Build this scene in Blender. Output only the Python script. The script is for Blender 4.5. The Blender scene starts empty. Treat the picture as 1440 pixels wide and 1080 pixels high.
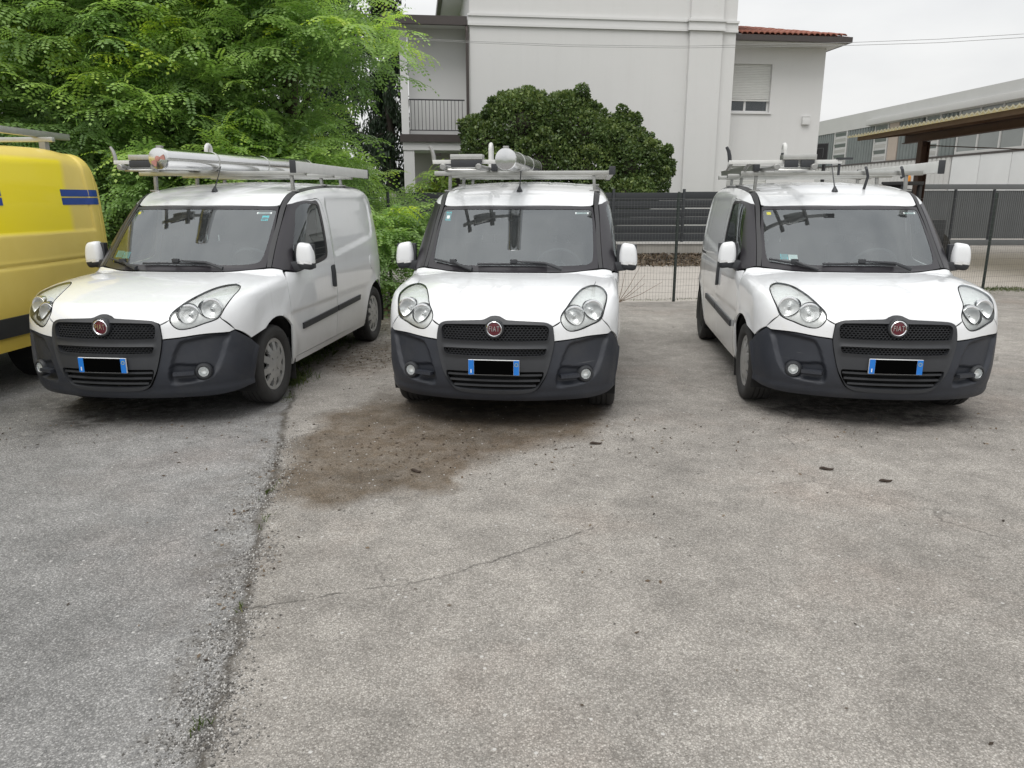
import bpy, bmesh, math, random
import numpy as np
from mathutils import Vector, Matrix
from mathutils.geometry import delaunay_2d_cdt

# ------------------------------------------------------------------ camera
scene = bpy.context.scene
COL = scene.collection
CAM_F, CAM_PITCH, CAM_H = 1049.4, math.radians(13.90), 1.605      # focal length in px of a 1440 px wide frame
cd = bpy.data.cameras.new('camera'); cam = bpy.data.objects.new('camera', cd); COL.objects.link(cam)
cam.location = (0, 0, CAM_H); cam.rotation_euler = (math.pi/2-CAM_PITCH, 0, 0)
cd.sensor_fit = 'HORIZONTAL'; cd.sensor_width = 36; cd.lens = CAM_F/1440*36
cd.clip_start = .05; cd.clip_end = 3000
scene.camera = cam

# ------------------------------------------------------------------ world: overcast sky
SUN_EL, SUN_ROT = math.radians(58), math.radians(200)
w = bpy.data.worlds.new('World'); scene.world = w; w.use_nodes = True
nt = w.node_tree; nt.nodes.clear()
def wn(t, **k):
    n = nt.nodes.new(t)
    for a, v in k.items(): setattr(n, a, v)
    return n
out = wn('ShaderNodeOutputWorld'); bg = wn('ShaderNodeBackground')
sky = wn('ShaderNodeTexSky'); sky.sky_type = 'NISHITA'; sky.sun_disc = False
sky.sun_elevation = SUN_EL; sky.sun_rotation = SUN_ROT; sky.air_density = 1.5; sky.dust_density = 4
hs = wn('ShaderNodeHueSaturation'); hs.inputs['Saturation'].default_value = .25; hs.inputs['Value'].default_value = .10
nt.links.new(sky.outputs[0], hs.inputs['Color'])
tc = wn('ShaderNodeTexCoord'); mp = wn('ShaderNodeMapping'); mp.inputs['Scale'].default_value = (1.2, 1.2, 3.2)
nt.links.new(tc.outputs['Generated'], mp.inputs[0])
nz = wn('ShaderNodeTexNoise'); nz.inputs['Scale'].default_value = 1.7; nz.inputs['Detail'].default_value = 7; nz.inputs['Roughness'].default_value = .5
nt.links.new(mp.outputs[0], nz.inputs['Vector'])
cr = wn('ShaderNodeValToRGB'); cr.color_ramp.elements[0].position = .36; cr.color_ramp.elements[1].position = .62
cr.color_ramp.elements[0].color = (.80, .815, .835, 1); cr.color_ramp.elements[1].color = (1.04, 1.045, 1.04, 1)
nt.links.new(nz.outputs[0], cr.inputs[0])
# overcast luminance rises towards the zenith
sx = wn('ShaderNodeSeparateXYZ'); nt.links.new(tc.outputs['Generated'], sx.inputs[0])
mr = wn('ShaderNodeMapRange'); mr.inputs[1].default_value = 0.05; mr.inputs[2].default_value = 1; mr.inputs[3].default_value = .86; mr.inputs[4].default_value = 1.42
nt.links.new(sx.outputs[2], mr.inputs[0])
ml = wn('ShaderNodeVectorMath'); ml.operation = 'SCALE'
nt.links.new(cr.outputs[0], ml.inputs[0]); nt.links.new(mr.outputs[0], ml.inputs['Scale'])
mx = wn('ShaderNodeMix'); mx.data_type = 'RGBA'; mx.inputs[0].default_value = .18
nt.links.new(ml.outputs[0], mx.inputs[6]); nt.links.new(hs.outputs[0], mx.inputs[7])
nt.links.new(mx.outputs[2], bg.inputs[0]); bg.inputs[1].default_value = 1.0
nt.links.new(bg.outputs[0], out.inputs[0])
# ------------------------------------------------------------------ sun behind the cloud
sl = bpy.data.lights.new('sun', 'SUN'); sl.energy = 1.5; sl.angle = math.radians(35); sl.color = (1, .975, .94)
so = bpy.data.objects.new('sun', sl); COL.objects.link(so)
az = SUN_ROT
sd = Vector((math.sin(az)*math.cos(SUN_EL), math.cos(az)*math.cos(SUN_EL), math.sin(SUN_EL)))
so.rotation_euler = sd.to_track_quat('Z', 'Y').to_euler(); so.location = (0, -10, 30)
vs = scene.view_settings; vs.view_transform = 'Standard'; vs.look = 'None'; vs.exposure = 0.12; vs.gamma = 1; vs.use_curve_mapping = False
scene.render.engine = 'CYCLES'; scene.render.resolution_x = 1024; scene.render.resolution_y = 768
scene.cycles.max_bounces = 8; scene.cycles.transparent_max_bounces = 16; scene.cycles.glossy_bounces = 5

def at(px, py, Y):
    """world point on the plane y = Y seen at photograph pixel (px, py)"""
    r = (px-720)/CAM_F; u = (540-py)/CAM_F
    c, s = math.cos(CAM_PITCH), math.sin(CAM_PITCH)
    d = Vector((r, c+u*s, -s+u*c)); t = Y/d.y
    return Vector((0, 0, CAM_H))+d*t
def gnd(px, py):
    r = (px-720)/CAM_F; u = (540-py)/CAM_F
    c, s = math.cos(CAM_PITCH), math.sin(CAM_PITCH)
    d = Vector((r, c+u*s, -s+u*c)); t = -CAM_H/d.z
    return Vector((d.x*t, d.y*t, 0))

# ------------------------------------------------------------------ helpers
def link(o, parent=None):
    COL.objects.link(o)
    if parent is not None: o.parent = parent
    return o
def tag(o, label=None, cat=None, group=None, kind=None):
    if label: o['label'] = label
    if cat: o['category'] = cat
    if group: o['group'] = group
    if kind: o['kind'] = kind
    return o
def empty(name, loc=(0, 0, 0), rz=0, label=None, cat=None, group=None):
    o = bpy.data.objects.new(name, None); o.empty_display_size = .2; link(o)
    o.location = loc; o.rotation_euler = (0, 0, rz)
    return tag(o, label, cat, group)
def mk(name, v, f, m, parent=None, smooth=True, nrm=None, loc=None):
    me = bpy.data.meshes.new(name)
    me.from_pydata([tuple(float(c) for c in p) for p in v], [], [tuple(int(i) for i in q) for q in f])
    if m is not None: me.materials.append(m)
    if smooth: me.polygons.foreach_set('use_smooth', [True]*len(me.polygons))
    me.update()
    if nrm is not None: me.normals_split_custom_set_from_vertices([tuple(float(c) for c in n) for n in nrm])
    o = bpy.data.objects.new(name, me)
    if loc is not None: o.location = loc
    return link(o, parent)
def mkbm(name, bm, m, parent=None, smooth=False, angle=None):
    me = bpy.data.meshes.new(name); bm.to_mesh(me); bm.free()
    if m is not None: me.materials.append(m)
    if smooth:
        me.polygons.foreach_set('use_smooth', [True]*len(me.polygons))
        if angle: me.set_sharp_from_angle(angle=math.radians(angle))
    o = bpy.data.objects.new(name, me)
    return link(o, parent)
def inst(src, parent=None, loc=None, name=None):
    o = src.copy(); link(o, parent)
    if loc is not None: o.location = loc
    return o
def copy_tree(o, parent=None):
    c = o.copy(); COL.objects.link(c); c.parent = parent
    for ch in list(o.children): copy_tree(ch, c)
    return c
class G:
    """collects boxes, tubes and sheets, becomes one mesh"""
    def __init__(s): s.v = []; s.f = []
    def add(s, v, f):
        n = len(s.v); s.v += [tuple(p) for p in v]; s.f += [tuple(i+n for i in q) for q in f]; return s
    def box(s, a, b):
        x0, y0, z0 = a; x1, y1, z1 = b
        return s.add([(x0,y0,z0),(x1,y0,z0),(x1,y1,z0),(x0,y1,z0),(x0,y0,z1),(x1,y0,z1),(x1,y1,z1),(x0,y1,z1)],
              [(0,3,2,1),(4,5,6,7),(0,1,5,4),(1,2,6,5),(2,3,7,6),(3,0,4,7)])
    def beam(s, p, q, wd, h, up=(0, 0, 1)):
        p = Vector(p); q = Vector(q); d = (q-p).normalized(); up = Vector(up)
        if abs(d.dot(up)) > .95: up = Vector((1, 0, 0))
        a = d.cross(up).normalized()*wd/2; b = a.cross(d).normalized()*h/2
        vs_ = [p-a-b, p+a-b, p+a+b, p-a+b, q-a-b, q+a-b, q+a+b, q-a+b]
        return s.add(vs_, [(0,1,2,3),(7,6,5,4),(0,4,5,1),(1,5,6,2),(2,6,7,3),(3,7,4,0)])
    def tube(s, pts, r, n=10, cap=True):
        pts = [Vector(p) for p in pts]; rr = r if hasattr(r, '__len__') else [r]*len(pts)
        rings = []; a = None
        for i, p in enumerate(pts):
            d = (pts[min(i+1, len(pts)-1)]-pts[max(i-1, 0)]).normalized()
            if a is None: a = d.orthogonal().normalized()
            a = (a-d*a.dot(d)).normalized(); b = d.cross(a)
            rings.append([p+(a*math.cos(2*math.pi*k/n)+b*math.sin(2*math.pi*k/n))*rr[i] for k in range(n)])
        v = [q for ring in rings for q in ring]; f = []
        for i in range(len(pts)-1):
            for k in range(n):
                k2 = (k+1) % n; f.append((i*n+k, i*n+k2, (i+1)*n+k2, (i+1)*n+k))
        if cap: f.append(tuple(range(n))[::-1]); f.append(tuple(range((len(pts)-1)*n, len(pts)*n)))
        return s.add(v, f)
    def lathe(s, prof, o=(0, 0, 0), ax=(0, -1, 0), n=32):
        """prof: (radius, distance along axis)"""
        o = Vector(o); ax = Vector(ax).normalized(); a = ax.orthogonal().normalized(); b = ax.cross(a)
        v = []; f = []
        for (r, h) in prof:
            for k in range(n):
                t = 2*math.pi*k/n; v.append(o+ax*h+(a*math.cos(t)+b*math.sin(t))*max(r, 1e-5))
        for i in range(len(prof)-1):
            for k in range(n):
                k2 = (k+1) % n; f.append((i*n+k, i*n+k2, (i+1)*n+k2, (i+1)*n+k))
        return s.add(v, f)
    def build(s, name, m, parent=None, smooth=False, angle=35, bevel=0, loc=None):
        me = bpy.data.meshes.new(name); me.from_pydata(s.v, [], s.f); me.update()
        if bevel:
            bm = bmesh.new(); bm.from_mesh(me)
            es = [e for e in bm.edges if len(e.link_faces) == 2 and e.calc_face_angle(0) > .6]
            bmesh.ops.bevel(bm, geom=es, offset=bevel, segments=2, profile=.6, affect='EDGES', clamp_overlap=True)
            bm.to_mesh(me); bm.free()
        me.materials.append(m)
        if smooth or bevel:
            me.polygons.foreach_set('use_smooth', [True]*len(me.polygons)); me.set_sharp_from_angle(angle=math.radians(angle))
        o = bpy.data.objects.new(name, me)
        if loc is not None: o.location = loc
        return link(o, parent)

# ------------------------------------------------------------------ materials
MATS = {}
class NT:
    def __init__(s, name):
        s.m = bpy.data.materials.new(name); s.m.use_nodes = True; s.t = s.m.node_tree; s.t.nodes.clear()
        s.out = s.n('ShaderNodeOutputMaterial'); s._tc = None; MATS[name] = s.m
    def n(s, t, **k):
        x = s.t.nodes.new(t)
        for a, v in k.items(): setattr(x, a, v)
        return x
    def l(s, a, b): s.t.links.new(a, b)
    def coord(s, which='Object'):
        if s._tc is None: s._tc = s.n('ShaderNodeTexCoord')
        return s._tc.outputs[which]
    def rcoord(s):
        """object coordinates shifted per object, so that copies wear differently"""
        oi = s.n('ShaderNodeObjectInfo'); k = s.n('ShaderNodeVectorMath'); k.operation = 'SCALE'; k.inputs[0].default_value = (17, 9, 13); s.l(oi.outputs['Random'], k.inputs['Scale'])
        a = s.n('ShaderNodeVectorMath'); a.operation = 'ADD'; s.l(s.coord(), a.inputs[0]); s.l(k.outputs[0], a.inputs[1]); return a.outputs[0]
    def noise(s, scale, detail=4, rough=.5, vec=None, dist=0):
        x = s.n('ShaderNodeTexNoise'); x.inputs['Scale'].default_value = scale; x.inputs['Detail'].default_value = detail
        x.inputs['Roughness'].default_value = rough; x.inputs['Distortion'].default_value = dist
        s.l(vec if vec is not None else s.coord(), x.inputs['Vector']); return x.outputs['Fac']
    def ramp(s, fac, stops):
        x = s.n('ShaderNodeValToRGB'); e = x.color_ramp.elements
        while len(e) < len(stops): e.new(.5)
        for i, (p, c) in enumerate(stops):
            e[i].position = p; e[i].color = (c, c, c, 1) if not hasattr(c, '__len__') else (*c, 1)
        s.l(fac, x.inputs[0]); return x.outputs[0]
    def mix(s, fac, a, b, blend='MIX'):
        x = s.n('ShaderNodeMix'); x.data_type = 'RGBA'; x.blend_type = blend
        for v, i in ((fac, 0), (a, 6), (b, 7)):
            if hasattr(v, 'is_output'): s.l(v, x.inputs[i])
            elif i == 0: x.inputs[0].default_value = v
            else: x.inputs[i].default_value = (*v, 1) if hasattr(v, '__len__') else (v, v, v, 1)
        return x.outputs[2]
    def math(s, op, a, b=0., c=None):
        x = s.n('ShaderNodeMath'); x.operation = op
        for v, i in ((a, 0), (b, 1), (c, 2)):
            if v is None: continue
            if hasattr(v, 'is_output'): s.l(v, x.inputs[i])
            else: x.inputs[i].default_value = v
        return x.outputs[0]
    def bump(s, h, strength=.3, dist=.01):
        x = s.n('ShaderNodeBump'); x.inputs['Strength'].default_value = strength; x.inputs['Distance'].default_value = dist
        s.l(h, x.inputs['Height']); return x.outputs[0]
    def pbr(s, col, rough=.5, metal=0, nrm=None, coat=0, spec=None, trans=None, **kw):
        x = s.n('ShaderNodeBsdfPrincipled')
        def put(k, v):
            if v is None: return
            if hasattr(v, 'is_output'): s.l(v, x.inputs[k])
            elif hasattr(v, '__len__'): x.inputs[k].default_value = (*v, 1)
            else: x.inputs[k].default_value = v
        put('Base Color', col); put('Roughness', rough); put('Metallic', metal); put('Coat Weight', coat)
        if coat: x.inputs['Coat Roughness'].default_value = .04
        put('Specular IOR Level', spec); put('Transmission Weight', trans)
        if nrm is not None: s.l(nrm, x.inputs['Normal'])
        for k, v in kw.items(): put(k, v)
        s.l(x.outputs[0], s.out.inputs[0]); s.b = x
        return s.m
def simple(name, col, rough=.5, metal=0, var=.12, scale=6., bump=0, bscale=200., coat=0, spec=None):
    t = NT(name); a = tuple(c*(1-var) for c in col); b = tuple(min(1, c*(1+var)) for c in col)
    c = t.mix(t.noise(scale, 6, .6), a, b)
    nr = t.bump(t.noise(bscale, 3), bump, .002) if bump else None
    return t.pbr(c, rough, metal, nr, coat, spec)

def white_paint():
    t = NT('van_white_paint')
    # slightly uneven, road film towards the sill as real dust: noise-broken
    sep = t.n('ShaderNodeSeparateXYZ'); t.l(t.coord(), sep.inputs[0])
    rc = t.rcoord()
    film = t.math('MULTIPLY', t.ramp(sep.outputs[2], [(.25, 1.), (.85, 0.)]), t.noise(3.2, 8, .65, rc))
    c = t.mix(t.noise(2.2, 5, .6), (.735, .75, .765), (.765, .775, .785))
    c = t.mix(t.math('MULTIPLY', film, .55), c, (.42, .40, .36))
    # rain streaks and grime
    stv = t.n('ShaderNodeMapping'); stv.inputs['Scale'].default_value = (26, 26, 1.6); t.l(rc, stv.inputs[0])
    streak = t.math('MULTIPLY', t.ramp(t.noise(1., 5, .6, stv.outputs[0]), [(.52, 0.), (.75, .20)]), t.ramp(t.noise(2.4, 4, .6, rc), [(.42, 0.), (.68, 1.)]))
    c = t.mix(streak, c, (.40, .39, .36))
    spots = t.ramp(t.noise(38, 2, .5, rc), [(.69, 0.), (.77, .32)])
    c = t.mix(spots, c, (.55, .53, .48))
    r = t.ramp(t.noise(5, 6, .6), [(.3, .30), (.7, .42)])
    return t.pbr(c, r, 0, None, 1.0)
white_paint()
def yellow_paint():
    t = NT('faded_yellow_paint')
    sep = t.n('ShaderNodeSeparateXYZ'); t.l(t.coord(), sep.inputs[0])
    Y, Z = sep.outputs[1], sep.outputs[2]
    nz_ = t.noise(5, 5, .6)
    # unfaded rectangle where a sheet of lettering has been peeled away
    jy = t.math('ADD', Y, t.math('MULTIPLY', t.math('SUBTRACT', t.noise(2.2, 2), .5), .10))
    m1 = t.math('MULTIPLY', t.ramp(t.math('SUBTRACT', jy, 3.22), [(.0, 0.), (.05, 1.)]), t.ramp(t.math('SUBTRACT', 4.36, jy), [(.0, 0.), (.09, 1.)]))
    m2 = t.math('MULTIPLY', t.ramp(t.math('SUBTRACT', Z, 1.30), [(.0, 0.), (.03, 1.)]), t.ramp(t.math('SUBTRACT', 1.98, Z), [(.0, 0.), (.03, 1.)]))
    fresh = t.math('MULTIPLY', m1, m2)
    faded = t.mix(nz_, (.72, .55, .12), (.79, .63, .17))
    c = t.mix(fresh, faded, (.90, .74, .012))
    low = t.math('MULTIPLY', t.ramp(Z, [(.35, 1.), (.9, 0.)]), .35)
    c = t.mix(low, c, (.82, .57, .01))
    return t.pbr(c, .45, 0, None, .25)
yellow_paint()
simple('black_plastic', (.030, .032, .036), .52, var=.25, scale=9, bump=.25, bscale=700)
def bumper_mat():
    t = NT('bumper_plastic'); rc = t.rcoord()
    c = t.mix(t.noise(4.5, 7, .62, rc), (.015, .018, .026), (.034, .038, .048))
    dust = t.math('MULTIPLY', t.ramp(t.noise(2.6, 6, .65, rc), [(.50, 0.), (.75, .26)]), t.ramp(t.noise(60, 3, .6, rc), [(.35, .4), (.65, 1.)]))
    c = t.mix(dust, c, (.11, .105, .095))
    sv = t.n('ShaderNodeMapping'); sv.inputs['Scale'].default_value = (3, 3, 60); sv.inputs['Rotation'].default_value = (.1, .25, 0); t.l(rc, sv.inputs[0])
    scuff = t.math('MULTIPLY', t.ramp(t.noise(1., 4, .6, sv.outputs[0]), [(.66, 0.), (.72, .5)]), t.ramp(t.noise(3.1, 3, .5, rc), [(.56, 0.), (.64, 1.)]))
    c = t.mix(scuff, c, (.15, .15, .15))
    r = t.ramp(t.noise(6, 5, .6, rc), [(.3, .40), (.7, .62)])
    t.pbr(c, r, 0, t.bump(t.noise(650, 2), .35, .002))
bumper_mat()
simple('gloss_black', (.026, .024, .028), .30, var=.15)
simple('ditch_rubber', (.035, .035, .037), .5, var=.2)
simple('rubber', (.022, .021, .020), .85, var=.4, scale=14, bump=.5, bscale=150)
simple('tyre_wall', (.030, .029, .028), .8, var=.45, scale=10, bump=.4, bscale=120)
simple('dark_void', (.008, .008, .008), .9, var=.2)
simple('chrome', (.82, .83, .84), .10, 1, var=.04)
simple('lamp_reflector', (.90, .91, .92), .22, .40, var=.12, scale=40, bump=.35, bscale=90)
simple('lamp_housing', (.82, .83, .82), .28, .30, var=.28, scale=55, bump=.9, bscale=45)
simple('lamp_bezel', (.74, .75, .76), .16, .9, var=.1, scale=30)
simple('hubcap', (.42, .42, .41), .40, .55, var=.22, scale=9)
simple('alu', (.50, .50, .48), .36, .9, var=.22, scale=9, bump=.15, bscale=260)
simple('alu_dull', (.34, .34, .33), .5, .8, var=.2, scale=9)
simple('pipe_steel', (.72, .72, .72), .16, 1, var=.06, scale=3)
simple('rack_white', (.60, .60, .58), .4, 0, var=.14, scale=11)
simple('interior_grey', (.07, .075, .08), .8, var=.2)
simple('seat_cloth', (.055, .06, .07), .95, var=.3, scale=20, bump=.3, bscale=300)
simple('headliner', (.42, .43, .42), .9, var=.1)
simple('plate_blue', (.012, .17, .58), .35, var=.05)
simple('plate_black', (.002, .002, .002), 1., var=.1, spec=0.)
simple('plate_white', (.75, .76, .76), .35, var=.05)
simple('badge_red', (.10, .006, .016), .28, var=.2, coat=.6)
simple('faded_red', (.42, .20, .17), .45, var=.3, scale=30)
simple('amber', (.75, .30, .05), .3, var=.1)
simple('tail_red', (.30, .01, .01), .2, var=.1)
simple('stripe_blue', (.01, .05, .27), .4, var=.08)
simple('sticker_teal', (.10, .42, .46), .5, var=.2, scale=40)
simple('sticker_white', (.75, .80, .79), .5, var=.06, scale=40)
simple('sticker_yellow', (.55, .52, .06), .5, var=.1)
def glassy(name, tint, ior, rough=0.0, film=(.02, .06)):
    t = NT(name)
    tr = t.n('ShaderNodeBsdfTransparent'); tr.inputs[0].default_value = (*tint, 1)
    gl = t.n('ShaderNodeBsdfGlossy'); gl.inputs['Roughness'].default_value = rough; gl.inputs[0].default_value = (.93, .98, 1, 1)
    fr = t.n('ShaderNodeFresnel'); fr.inputs[0].default_value = ior
    # grime film on the pane
    df = t.n('ShaderNodeBsdfDiffuse'); df.inputs[0].default_value = (.5, .52, .52, 1)
    m1 = t.n('ShaderNodeMixShader'); t.l(t.ramp(t.noise(4, 6, .6), [(.35, film[0]), (.75, film[1])]), m1.inputs[0]); t.l(tr.outputs[0], m1.inputs[1]); t.l(df.outputs[0], m1.inputs[2])
    m2 = t.n('ShaderNodeMixShader'); t.l(fr.outputs[0], m2.inputs[0]); t.l(m1.outputs[0], m2.inputs[1]); t.l(gl.outputs[0], m2.inputs[2])
    t.l(m2.outputs[0], t.out.inputs[0]); return t.m
glassy('windscreen_glass', (.72, .80, .79), 2.35, 0., (.025, .07))
glassy('side_glass', (.55, .62, .61), 1.9)
glassy('lamp_lens', (.97, .98, .97), 1.40)
glassy('house_glass', (.35, .38, .40), 1.7)
# ================================================================== ground
def asphalt():
    t = NT('old_asphalt')
    sep = t.n('ShaderNodeSeparateXYZ'); t.l(t.coord(), sep.inputs[0]); X, Y = sep.outputs[0], sep.outputs[1]
    # aggregate: small stones set in a darker binder
    def vor(scale, feature='F1', rnd=1.):
        v = t.n('ShaderNodeTexVoronoi'); v.inputs['Scale'].default_value = scale; v.feature = feature; v.inputs['Randomness'].default_value = rnd
        t.l(t.coord(), v.inputs['Vector']); return v
    v1 = vor(135); v2 = vor(300); v3 = vor(46)
    st1 = t.ramp(v1.outputs['Distance'], [(.25, 1.), (.62, 0.)]); st2 = t.ramp(v2.outputs['Distance'], [(.25, 1.), (.62, 0.)])
    tone = t.n('ShaderNodeSeparateColor'); t.l(v1.outputs['Color'], tone.inputs[0])
    tone2 = t.n('ShaderNodeSeparateColor'); t.l(v2.outputs['Color'], tone2.inputs[0])
    tone3 = t.n('ShaderNodeSeparateColor'); t.l(v3.outputs['Color'], tone3.inputs[0])
    # which side of the seam: newer grey strip on the left, older beige surface on the right
    yy = t.math('ADD', Y, 0.)
    wob = t.math('MULTIPLY', t.math('SUBTRACT', t.noise(2.6, 8, .68), .5), .26)
    seam_x = t.math('ADD', t.math('MULTIPLY_ADD', Y, SEAM[0], SEAM[1]), wob)
    dx = t.math('SUBTRACT', X, seam_x)
    side = t.ramp(t.math('ADD', dx, .5), [(.47, 0.), (.53, 1.)])
    cl = t.ramp(tone.outputs[0], [(0., (.19,.188,.184)), (.35, (.30,.296,.288)), (.85, (.37,.364,.352)), (1., (.47,.46,.45))])
    crr = t.ramp(tone.outputs[0], [(0., (.24,.220,.197)), (.35, (.37,.346,.316)), (.85, (.44,.413,.378)), (1., (.50,.475,.44))])
    c = t.mix(side, cl, crr)
    fine = t.ramp(tone2.outputs[1], [(0., .42), (.22, .88), (.8, 1.06), (1., 1.14)])
    c = t.mix(1., c, fine, 'MULTIPLY')
    binder = t.mix(side, (.12,.118,.115), (.165,.155,.14))
    c = t.mix(t.math('MULTIPLY', t.math('SUBTRACT', 1., st1), .62), c, binder)
    big = t.ramp(t.noise(.55, 6, .62), [(.30, .87), (.5, 1.06), (.72, 1.26)])
    c = t.mix(1., c, big, 'MULTIPLY')
    blot = t.ramp(t.noise(1.7, 7, .66), [(.34, .84), (.50, 1.), (.66, 1.06)])
    c = t.mix(1., c, blot, 'MULTIPLY')
    med = t.ramp(t.noise(5.2, 6, .68), [(.3, .80), (.7, 1.16)])
    c = t.mix(1., c, med, 'MULTIPLY')
    c = t.mix(t.ramp(t.noise(.8, 4, .6), [(.52, 0.), (.70, .45)]), c, t.mix(1., c, (1.06, .95, .90), 'MULTIPLY'))
    pits = t.ramp(t.noise(120, 3, .6), [(.30, .75), (.40, 0.)])
    c = t.mix(pits, c, t.mix(1., c, (.42, .42, .42), 'MULTIPLY'))
    # brown earth washed into the surface, the broad damp stain in front of the middle van
    wv = t.n('ShaderNodeVectorMath'); wv.operation = 'SCALE'; 
    nzv = t.n('ShaderNodeTexNoise'); nzv.inputs['Scale'].default_value = 1.6; nzv.inputs['Detail'].default_value = 6; nzv.inputs['Roughness'].default_value = .6; t.l(t.coord(), nzv.inputs['Vector'])
    sb = t.n('ShaderNodeVectorMath'); sb.operation = 'SUBTRACT'; t.l(nzv.outputs['Color'], sb.inputs[0]); sb.inputs[1].default_value = (.5, .5, .5)
    t.l(sb.outputs[0], wv.inputs[0]); wv.inputs['Scale'].default_value = .75
    ad = t.n('ShaderNodeVectorMath'); ad.operation = 'ADD'; t.l(t.coord(), ad.inputs[0]); t.l(wv.outputs[0], ad.inputs[1])
    def ell(cx, cy, rx, ry, soft=.26):
        s_ = t.n('ShaderNodeVectorMath'); s_.operation = 'SUBTRACT'; t.l(ad.outputs[0], s_.inputs[0]); s_.inputs[1].default_value = (cx, cy, 0)
        d_ = t.n('ShaderNodeVectorMath'); d_.operation = 'MULTIPLY'; t.l(s_.outputs[0], d_.inputs[0]); d_.inputs[1].default_value = (1/rx, 1/ry, 0)
        l_ = t.n('ShaderNodeVectorMath'); l_.operation = 'LENGTH'; t.l(d_.outputs[0], l_.inputs[0])
        return t.ramp(l_.outputs['Value'], [(1-soft, 1.), (1+0*soft, 0.)])
    def union(lst):
        r = lst[0]
        for q in lst[1:]: r = t.math('MAXIMUM', r, q)
        return r
    stain = union([ell(*e) for e in STAIN])
    stain = t.math('MULTIPLY', stain, t.ramp(t.noise(7, 5, .65), [(.25, .62), (.6, 1.)]))
    c = t.mix(t.math('MULTIPLY', stain, .92), c, t.mix(1., c, (.42, .345, .265), 'MULTIPLY'))
    earth = union([ell(*e, .5) for e in EARTH])
    earth = t.math('MULTIPLY', earth, t.ramp(t.noise(11, 6, .7), [(.35, .15), (.6, 1.)]))
    c = t.mix(t.math('MULTIPLY', earth, .75), c, (.085, .066, .045))
    # the open seam with dirt in it
    seam = t.math('MULTIPLY', t.ramp(t.math('ABSOLUTE', t.math('ADD', dx, .015)), [(.006, 1.), (.034, 0.)]), t.ramp(t.noise(6, 5, .7), [(.32, .25), (.55, 1.)]))
    c = t.mix(t.math('MULTIPLY', seam, .78), c, (.060,.050,.038))
    rub = t.math('MULTIPLY', t.ramp(t.math('ABSOLUTE', t.math('ADD', dx, .10)), [(.05, 1.), (.26, 0.)]), t.ramp(t.noise(9, 5, .7), [(.48, 0.), (.66, .45)]))
    c = t.mix(rub, c, (.12, .105, .085))
    # hairline cracks
    cv = t.n('ShaderNodeTexVoronoi'); cv.feature = 'DISTANCE_TO_EDGE'; cv.inputs['Scale'].default_value = .42
    wv2 = t.n('ShaderNodeVectorMath'); wv2.operation = 'SCALE'; t.l(sb.outputs[0], wv2.inputs[0]); wv2.inputs['Scale'].default_value = .9
    ad2 = t.n('ShaderNodeVectorMath'); ad2.operation = 'ADD'; t.l(t.coord(), ad2.inputs[0]); t.l(wv2.outputs[0], ad2.inputs[1]); t.l(ad2.outputs[0], cv.inputs['Vector'])
    crk = t.math('MULTIPLY', t.ramp(cv.outputs['Distance'], [(.0, 1.), (.003, .6), (.008, 0.)]), t.ramp(t.noise(1.3, 3, .6), [(.52, 0.), (.62, .8)]))
    # one long crack running off the seam
    for (p0, p1) in (((345, 856), (620, 812)), ((620, 812), (835, 742))):
        A_, B_ = gnd(*p0), gnd(*p1); dr = (B_-A_); L_ = dr.length; dr = dr/L_
        def lin(ax, ay, c0): return t.math('ADD', t.math('ADD', t.math('MULTIPLY', X, ax), t.math('MULTIPLY', Y, ay)), c0)
        al = lin(dr.x, dr.y, -(A_.x*dr.x+A_.y*dr.y)); pr = lin(-dr.y, dr.x, (A_.x*dr.y-A_.y*dr.x))
        pr = t.math('ADD', pr, t.math('MULTIPLY', t.math('SUBTRACT', t.noise(7, 5, .65), .5), .09))
        m_ = t.math('MULTIPLY', t.math('GREATER_THAN', al, 0.), t.math('LESS_THAN', al, L_))
        crk = t.math('MAXIMUM', crk, t.math('MULTIPLY', m_, t.math('MULTIPLY', t.ramp(t.math('ABSOLUTE', pr), [(.0, 1.), (.003, .8), (.008, 0.)]), t.ramp(t.noise(9, 4, .6), [(.30, .0), (.55, .95)]))))
    c = t.mix(t.math('MULTIPLY', crk, .7), c, (.035, .032, .028))
    # oily drip marks, with contact shadow painted in, below the noses of the vans
    oil_shade = union([ell(*e, .75) for e in OIL_SHADE])
    oil_shade = t.math('MULTIPLY', oil_shade, t.ramp(t.noise(10, 5, .7), [(.34, .3), (.58, 1.)]))
    c = t.mix(t.math('MULTIPLY', oil_shade, .85), c, (.022, .020, .018))
    spk = t.ramp(t.noise(26, 2, .5), [(.72, 0.), (.76, .8)])
    c = t.mix(t.math('MULTIPLY', spk, .55), c, (.05, .045, .036))
    wht = t.math('GREATER_THAN', tone3.outputs[2], .9945)
    c = t.mix(t.math('MULTIPLY', wht, t.ramp(v3.outputs['Distance'], [(.22, .8), (.34, 0.)])), c, (.55, .54, .52))
    h = t.math('ADD', t.math('MULTIPLY', st1, 1.), t.math('MULTIPLY', st2, .35))
    h = t.math('ADD', h, t.math('MULTIPLY', t.noise(14, 4, .6), 1.2))
    h = t.math('SUBTRACT', h, t.math('MULTIPLY', seam, 2.2)); h = t.math('SUBTRACT', h, t.math('MULTIPLY', crk, 2.))
    n1 = t.bump(h, .42, .006)
    r = t.math('SUBTRACT', .92, t.math('MULTIPLY', stain, .10))
    return t.pbr(c, r, 0, n1, spec=.25)
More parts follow.
